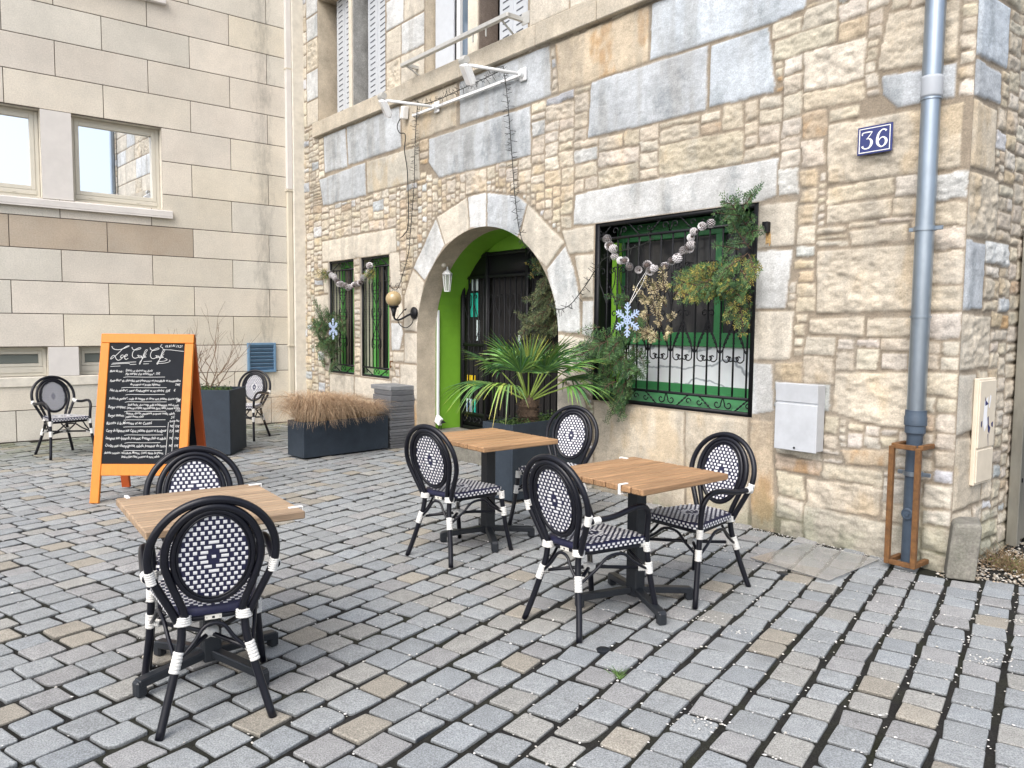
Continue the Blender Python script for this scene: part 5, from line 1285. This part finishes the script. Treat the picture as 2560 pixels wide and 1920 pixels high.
s = onwall('sensor_lamp', 'tiny white ball sensor on the inside of the arch', 'sensor', 3.72, 2.27, -.13)
b = MB(); b.lathe([(.03 * math.sin(a), -.03 * math.cos(a)) for a in np.linspace(.1, PI - .1, 9)], (0, 0, 0), 12); b.tube([(0, 0, 0), (-.05, 0, .04)], .012, 6); b.build('ball', M['upvc'], s, True)
s = onwall('light_strip', 'vertical white light strip with small spotlight at the foot of the green jamb', 'light strip', 3.365, 1.13, -.29)
b = MB(); b.box((0, 0, 0), (.03, .03, 1.48), None, .004); b.build('strip', M['white_metal'], s)
b = MB(); b.box((.05, -.02, -.80), (.11, .05, .10), Matrix.Rotation(rad(25), 3, 'Y'), .006); b.build('lamp_head', M['white_metal'], s)
b = MB(); b.prism([(.09, -.02, -.79), (.17, -.02, -.82), (.09, -.02, -.84)], (0, .03, 0)); b.tube(catmull([(.07, -.02, -.84), (.05, -.02, -.92), (.09, -.02, -.94), (.11, -.02, -.87)], 4), .006, 5); b.build('bracket', M['iron'], s)

# ------------------------------------------------------------------ winter decorations
def cone(b, c, r):
    ax = Vector((rng.gauss(0, 1), rng.gauss(0, .6), rng.gauss(0, 1))).normalized(); e1 = ax.orthogonal().normalized(); e2 = ax.cross(e1)
    for k in range(8):
        t = -.9 + 1.8 * k / 7; rr = r * math.sqrt(max(.05, 1 - t * t)) 
        for q in range(8):
            a = 2 * PI * (q + .5 * (k % 2)) / 8; o_ = e1 * math.cos(a) + e2 * math.sin(a); p = c + ax * t * r * .9 + o_ * rr * .72; w_ = (ax.cross(o_)) * r * .24; tp = p + o_ * r * .34 + ax * r * .16
            b.cur = (.34, .31, .31) if rng.random() < .6 else (.17, .14, .135)
            b.add([p - w_, p + w_], []); b.cur = (.78, .76, .78); b.add([tp + w_ * .7, tp - w_ * .7], []); n_ = len(b.v); b.f.append((n_ - 4, n_ - 3, n_ - 2, n_ - 1)); b.m.append(0)
    b.cur = (.12, .09, .08); b.lathe([(r * .62 * math.sin(a), -r * .62 * math.cos(a)) for a in np.linspace(.1, PI - .1, 6)], c, 8)
def garland(label, P, y, r, n):
    u0, v0 = P[0]; t = onwall('cone_garland', label, 'garland', u0, v0, .0)
    Q = catmull([(a - u0, y + .03, c - v0) for a, c in P], 5); b = MB(); b.tube(Q, .004, 5); b.build('string', M['wire'], t)
    for (a, c) in P:
        for k in range(n):
            b = MB(); cone(b, Vector((0, 0, 0)), r * rng.uniform(.85, 1.15)); o = b.build('pine_cone', M['cone'], t, col=True); o.location = (a - u0 + rng.gauss(0, .008) + k * .03, y + rng.gauss(0, .008) - k * .02, c - v0 + rng.gauss(0, .008))
garland('garland of frosted pine cones swagged across the big barred window', [(6.679, 2.335), (6.715, 2.262), (6.785, 2.236), (6.775, 2.180), (6.830, 2.130), (6.910, 2.122), (6.955, 2.062), (7.055, 2.035), (7.141, 2.069), (7.19, 2.030), (7.25, 2.036), (7.356, 2.064), (7.425, 2.092), (7.50, 2.125), (7.545, 2.172), (7.585, 2.19), (7.635, 2.225), (7.636, 2.275), (7.67, 2.318), (7.73, 2.340), (7.80, 2.378)], -.10, .036, 1)
garland('garland of frosted pine cones swagged across the two narrow windows', [(1.03, 2.285), (1.089, 2.262), (1.15, 2.22), (1.20, 2.19), (1.25, 2.15), (1.30, 2.12), (1.36, 2.115), (1.42, 2.10), (1.50, 2.075), (1.586, 2.058), (1.68, 2.068), (1.762, 2.082), (1.85, 2.10), (1.934, 2.118), (2.007, 2.15), (2.08, 2.175), (2.15, 2.21), (2.20, 2.25), (2.225, 2.33)], -.05, .043, 1)
def snowflake(u, v, off, R, label):
    t = onwall('snowflake', label, 'snowflake', u, v, off); b = MB()
    for k in range(6):
        a = PI / 3 * k + PI / 2; d = Vector((math.cos(a), 0, math.sin(a))); s = Vector((-math.sin(a), 0, math.cos(a)))
        b.bar(d * .0, d * R, R * .085, .006, (0, 1, 0))
        for f, l_ in ((.36, .20), (.56, .30), (.76, .22)):
            for sg in (-1, 1): b.bar(d * R * f, d * R * (f + l_ * .62) + s * sg * R * l_ * .78, R * .06, .0055, (0, 1, 0))
    for k in range(6):
        a = PI / 3 * k + PI / 3; c = PI / 3 * (k + 1) + PI / 3
        b.bar(Vector((math.cos(a), 0, math.sin(a))) * R * .26, Vector((math.cos(c), 0, math.sin(c))) * R * .26, R * .06, .006, (0, 1, 0))
    b.build('flake', M['snow'], t); return t
t = snowflake(7.11, 1.603, .28, .150, 'pale blue snowflake hanging in the big barred window')
b = MB(); b.tube([(0, .02, .14), (.0, .12, .30), (.03, .22, .45)], .002, 4); b.tube([(0.01, .02, .14), (.05, .12, .30), (.03, .22, .45)], .002, 4); b.build('string', M['white_plastic'], t)
snowflake(1.62, 1.475, .30, .150, 'pale blue snowflake in the fir branches of the narrow windows')
# fir sprays
FIR = [(.045, .100, .038), (.066, .135, .045), (.032, .074, .036), (.088, .16, .055)]
YEL = [(.22, .22, .05), (.30, .24, .06), (.15, .18, .05)]
DRY = [(.46, .38, .22), (.36, .31, .17), (.55, .47, .30)]
def spray(stem, fol, p, d, L, cols, lv=1, wdt=.30, drop=.25, leaf=.025):
    """flat evergreen spray: a rachis with side shoots carrying short leaflets"""
    n = max(4, int(L / .028)); d = d.normalized(); P = [p.copy()]; q = p.copy()
    sd = d.cross(Vector((rng.gauss(0, .25), -1 + rng.gauss(0, .3), rng.gauss(0, .25))))
    sd = sd.normalized() if sd.length > .05 else Vector((1, 0, 0))
    for k in range(n):
        d = (d + Vector((rng.gauss(0, .06), rng.gauss(0, .06), -drop / n * 1.1))).normalized(); q = q + d * L / n; P.append(q.copy())
    stem.tube(P, [.0042 * (1 - .8 * k / n) + .0006 for k in range(n + 1)], 4)
    for k in range(1, n + 1):
        for sg in (-1, 1):
            f = k / n; sl = L * wdt * (1 - .75 * f) * rng.uniform(.6, 1.15) + .012
            dv = (d * .75 + sd * sg * .85 + Vector((0, rng.gauss(0, .18), -.12))).normalized()
            if lv > 0 and sl > .055 and k % 2 == (sg > 0): spray(stem, fol, P[k], dv, sl, cols, lv - 1, .42, drop, leaf); continue
            m_ = max(2, int(sl / .0135)); c = cols[rng.randrange(len(cols))]; t = rng.uniform(.65, 1.35); fol.cur = (c[0] * t, c[1] * t, c[2] * t)
            for j in range(m_):
                o_ = P[k] + dv * (sl * (j + .4) / m_); s2 = dv.cross(Vector((0, -1, .2))).normalized()
                for s3 in (-1, 1):
                    e = (dv * .8 + s2 * s3 * .75 + Vector((0, rng.gauss(0, .2), rng.gauss(0, .1)))).normalized() * leaf * rng.uniform(.7, 1.2); w_ = e.cross(Vector((rng.gauss(0, .3), 1, 0))).normalized() * leaf * .16
                    fol.quad(o_, o_ + e * .5 + w_, o_ + e, o_ + e * .5 - w_)
def bough(label, u, v, off, sprays, name='fir_branch'):
    t = onwall(name, label, 'fir branch', u, v, off); st = MB(); fo = MB()
    for (x, y, z, dx, dy, dz, L, cols) in sprays: spray(st, fo, Vector((x, y, z)), Vector((dx, dy, dz)), L, cols)
    st.build('stem', M['bark'], t); fo.build('foliage', M['leaf'], t, col=True); return t
R_ = lambda a, c: rng.uniform(a, c)
# narrow window bough
sp = []
for k in range(38): sp.append((R_(-.36, .34), R_(-.06, .06), R_(-.30, .45), R_(-.8, .7), R_(-.6, -.1), R_(-.5, 1.0), R_(.20, .38), FIR))
for k in range(6): sp.append((-.3, 0, .25, -1, -.2, R_(.0, .7), R_(.2, .36), FIR))
bough('dark green fir bough with a snowflake, tied in the left narrow window', 1.16, 1.22, .08, sp)
sp = [(0, 0, 0, R_(-1, 1), -.4, R_(-.6, .6), R_(.08, .16), YEL + FIR) for k in range(8)]; bough('small yellowish sprig at the left end of the narrow window garland', .98, 2.29, .05, sp + [(-.05, 0, .02, -1, -.1, .05, .34, DRY), (-.1, 0, 0, -1, -.1, -.12, .22, DRY)], 'fir_sprig')
sp = [(0, 0, 0, R_(-1, 1), -.4, R_(-1, .6), R_(.10, .20), YEL + FIR) for k in range(12)]; bough('small yellowish sprig at the right end of the narrow window garland', 2.34, 2.29, .05, sp, 'fir_sprig')
# doorway bough, inside the arch on the gate
sp = []
for k in range(34):
    z = R_(-.45, .40); sp.append((R_(-.16, .20) + (.06 if z > 0 else -.05), R_(-.05, .05), z, R_(-.7, .7), R_(-.6, -.1), R_(-1, .3), R_(.20, .38), [(.075, .105, .045), (.10, .125, .055), (.055, .080, .042), (.14, .15, .07)]))
for k in range(6): sp.append((R_(-.2, -.05), 0, .42, R_(-.5, .2), -.3, R_(-.2, .6), R_(.10, .2), FIR + YEL))
bough('dull green fir bough hanging on the right of the dark door gate', 5.28, 1.74, -.46, sp)
# big window, lower left
sp = []
for k in range(24):
    z = R_(-.34, .42); sp.append((R_(-.26, .24), R_(-.07, .07), z, R_(-.9, .8), R_(-.6, -.1), R_(-.9, .5), R_(.22, .40), FIR))
for k in range(10): sp.append((R_(-.22, .2), R_(-.05, .05), R_(-.30, .05), R_(-.7, .7), -.4, R_(-.7, .4), R_(.2, .34), FIR))
for k in range(9): sp.append((R_(-.04, .18), 0, R_(-.42, -.18), R_(-.4, .5), -.35, R_(-1, -.5), R_(.18, .28), FIR))
for k in range(5): sp.append((-.25, 0, R_(-.1, .3), -1, -.3, R_(-.2, .5), R_(.2, .32), FIR))
bough('green fir bough with a snowflake, low on the left of the big barred window', 6.83, 1.34, .07, sp)
sp = []
for k in range(22): sp.append((R_(-.12, .16), R_(-.05, .05), R_(-.25, .22), R_(-.8, .9), R_(-.6, -.1), R_(-.3, 1), R_(.10, .22), DRY + [(.14, .13, .06)]))
bough('dry cream coloured branch beside the snowflake in the big window', 7.24, 1.68, .07, sp, 'dry_branch')
# big window, upper right
sp = []
for k in range(12): sp.append((R_(.0, .18), R_(-.05, .05), R_(.0, .44), R_(-.7, .6), R_(-.5, -.1), R_(-.2, .9), R_(.18, .34), FIR))
for k in range(10): sp.append((R_(-.12, .22), R_(-.06, .06), R_(-.22, .12), R_(-.9, .7), R_(-.6, -.1), R_(-.8, .2), R_(.22, .42), FIR + YEL[:1]))
for k in range(9): sp.append((R_(-.12, .1), -.03, R_(-.14, -.02), R_(-1, -.3), -.4, R_(-.5, .1), R_(.25, .46), YEL + FIR[:2]))
for k in range(6): sp.append((R_(.05, .22), -.05, R_(-.15, .1), R_(-.3, .8), -.4, R_(-1, -.2), R_(.22, .40), YEL + FIR))
bough('green and yellowing fir bough at the upper right of the big barred window', 7.98, 2.02, .08, sp)

# ------------------------------------------------------------------ right hand corner
dp = onwall('downpipe', 'round zinc downpipe with dark cast iron foot at the corner of the stone wall', 'downpipe', 9.445, 0, .10)
b = MB(); b.tube([(0, 0, 1.02), (0, 0, 3.02)], .0565, 20); b.tube([(0, 0, 3.0), (0, 0, 9.4)], .060, 20); b.build('pipe', M['zinc'], dp, 'auto')
for z in (2.97, 1.62):
    b = MB(); b.tube([(0, 0, z), (0, 0, z + .012)], .0635, 20); b.build('seam', M['zinc'], dp, 'auto')
for z in (2.18, .62):
    b = MB()
    b.tube([(0, 0, z - .014), (0, 0, z + .014)], .0665 if z > 1 else .061, 20); b.box((.085, -.0, z), (.05, .012, .026), None, .003); b.box((-.08, .0, z), (.035, .012, .026), None, .003); b.bar((0, .05, z), (0, .11, z), .012, .012)
    b.build('clamp', M['zinc'], dp, 'auto')
b = MB(); b.lathe([(.0600, 2.985), (.0620, 3.0), (.0620, 3.10), (.0605, 3.115)], (0, 0, 0), 20); b.build('sleeve', mat('grey_tape', (.40, .43, .47), rough=.5), dp, True)
b = MB(); b.lathe([(.048, .0), (.048, .86), (.056, .88), (.062, .885), (.062, .93), (.0675, .935), (.0675, .985), (.064, .995), (.064, 1.03)], (0, 0, 0), 20)
b.lathe([(.038, 0), (.038, .012), (.030, .016), (.028, .010), (.014, .010), (.012, .020)], (0, -.046, .36), 16, Matrix.Rotation(rad(90), 3, 'X')); b.build('cast_foot', M['castiron'], dp, 'auto')
gd = onwall('pipe_guard', 'rusty orange steel frame guarding the foot of the downpipe', 'pipe guard', 9.44, 0, .01)
b = MB(); w2, dpt, zt = .082, .205, .80
for x in (-w2, w2):
    b.bar((x, -dpt, .03), (x, -dpt, zt), .032, .032, (1, 0, 0), .003)
    for z in (.045, zt): b.bar((x, -dpt + .017, z), (x, -.01, z), .032, .030, bev=.003)
for z in (.045, zt): b.bar((-w2 + .017, -dpt, z), (w2 - .017, -dpt, z), .030, .030, bev=.003)
b.build('frame', M['rust'], gd)
bl = thing('stone_block', 'mossy upright concrete bollard stone leaning at the corner of the building', 'stone block', (2.83, 4.83, 0), rad(-24))
b = MB(); V_ = []
P = [(-.075, -.12), (.085, -.12), (.10, .14), (-.07, .14)]
rings = [(1.0, 0), (1.0, .29), (.97, .325), (.86, .345)]
vs_ = []
for k, (s_, z) in enumerate(rings):
    for (x, y) in P: vs_.append((x * s_ + z * .08, y * s_ + z * .03, z + (.012 if x > 0 and k > 0 else 0) - .0))
fs_ = [(0, 3, 2, 1)]
for k in range(3):
    for i in range(4): j_ = (i + 1) % 4; fs_.append((k * 4 + i, k * 4 + j_, k * 4 + 4 + j_, k * 4 + 4 + i))
fs_.append((12, 13, 14, 15)); b.add(vs_, fs_); o = b.build('block', M['concrete'], bl)
bv = o.modifiers.new('bevel', 'BEVEL'); bv.width = .012; bv.segments = 2
# side wall objects: local x = back along the side wall
def onside(name, label, cat, d, v, off=.03): return thing(name, label, cat, CORN + dC * (UMAX + off) + nC * d + Vector((0, 0, v)), RC + PI / 2)
ub = onside('utility_cabinet', 'ivory plastic electricity cabinet with torn stickers on the side wall', 'utility cabinet', .36, .885, .015)
b = MB(); b.box((0, -.01, 0), (.29, .03, .70), None, .006); b.build('case', M['ivory'], ub)
b = MB(); b.box((0, -.028, .115), (.265, .012, .44), None, .004); b.build('upper_door', M['ivory'], ub); b = MB(); b.box((0, -.028, -.225), (.265, .012, .215), None, .004); b.build('lower_door', M['ivory'], ub)
b = MB()
for P in ([(-.06, .20), (.0, .23), (-.01, .12), (.01, .05), (-.04, .0), (-.07, .06)], [(.03, .24), (.05, .23), (.03, .15), (.015, .16)]): b.poly([(x, -.0348, z) for x, z in P])
b.build('torn_sticker', M['paper'], ub)
b = MB()
for P in ([(-.055, .23), (-.045, .17), (.01, .18), (-.03, .20)], [(.0, .09), (.02, .10), (.03, .04), (.06, .02), (.045, -.02), (.02, .0)], [(.07, .05), (.10, .06), (.10, .02), (.075, .03)], [(-.10, .07), (-.08, .075), (-.085, .03), (-.10, .04)], [(.02, -.02), (.03, -.02), (.04, -.10), (.035, -.10)]): b.poly([(x, -.0352, z) for x, z in P])
b.build('sticker_print', M['inkblue'], ub)
gt = onside('metal_gate', 'grey weathered steel gate post and leaf at the right edge of the side wall', 'gate', .92, 0, .03)
b = MB(); b.box((0, -.03, 1.15), (.06, .07, 2.24), None, .004); b.build('post', M['steel'], gt)
b = MB(); b.box((.58, -.02, 1.15), (1.08, .035, 2.2), None, .004); b.build('leaf', M['steel'], gt)
b = MB()
for z in (.5, 1.2, 1.55): b.box((-.0, -.068, z), (.012, .008, .03))
b.build('bolt', M['iron'], gt)
dv = thing('dead_plant', 'clump of dead brown stems with a little green at the foot of the side wall', 'plant', CORN + dC * 9.86 + nC * .42)
b = MB()
for _ in range(240):
    p = Vector((rng.gauss(0, .07), rng.gauss(0, .13), 0)); d = Vector((rng.gauss(0, .7), rng.gauss(0, .7), rng.uniform(.1, .9))).normalized() * rng.uniform(.05, .17); t = rng.uniform(.6, 1.3)
    b.cur = (.20 * t, .14 * t, .08 * t); b.tube([p, p + d * .6 + Vector((0, 0, .01)), p + d], [.002, .0015, .0008], 4)
b.build('stems', M['straw'], dv, col=True)
b = MB(); leaves(b, (.06, .0, .0), .12, .16, .02, 420, [(.12, .16, .04), (.09, .12, .03), (.20, .17, .08)], .010); b.build('leaves', M['leaf'], dv, col=True)
# things lying on the setts
pl = thing('acrylic_sheet', 'clear acrylic sheet lying flat on the setts against the stone wall', 'sheet', (2.03, 5.07, .008), 0)
b = MB(); P = [(-.43, .03), (.08, .40), (.43, .02), (-.09, -.43)]; b.prism([(x, y, .004) for x, y in P][::1], (0, 0, .005)); b.build('sheet', M['plexi'], pl)
for (x, y, r, lab) in ((.45, 3.63, .034, 'dark metal stud cap set in the paving near the front chair'), (1.72, 4.82, .036, 'grey metal stud cap set in the paving beside the acrylic sheet')):
    o = thing('ground_stud', lab, 'stud', (x, y, 0)); b = MB(); b.lathe([(r, -.01), (r, .004), (r * .85, .007), (.002, .0075)], (0, 0, 0), 20); b.build('cap', M['anthracite'], o, 'auto')
wd_ = thing('weed_tuft', 'small tuft of green weed growing between the setts', 'weed', (.49, 3.36, -.005))
b = MB()
for _ in range(46):
    a = rng.uniform(0, 6.3); L = rng.uniform(.02, .06); d = Vector((math.cos(a) * .8, math.sin(a) * .8, rng.uniform(.3, 1))).normalized(); t = rng.uniform(.7, 1.3); b.cur = (.07 * t, .13 * t, .03 * t); p = Vector((rng.gauss(0, .012), rng.gauss(0, .02), 0)); s_ = d.orthogonal().normalized() * .002; b.quad(p - s_, p + s_, p + d * L + s_ * .3, p + d * L - s_ * .3)
b.build('blades', M['leaf'], wd_, col=True)
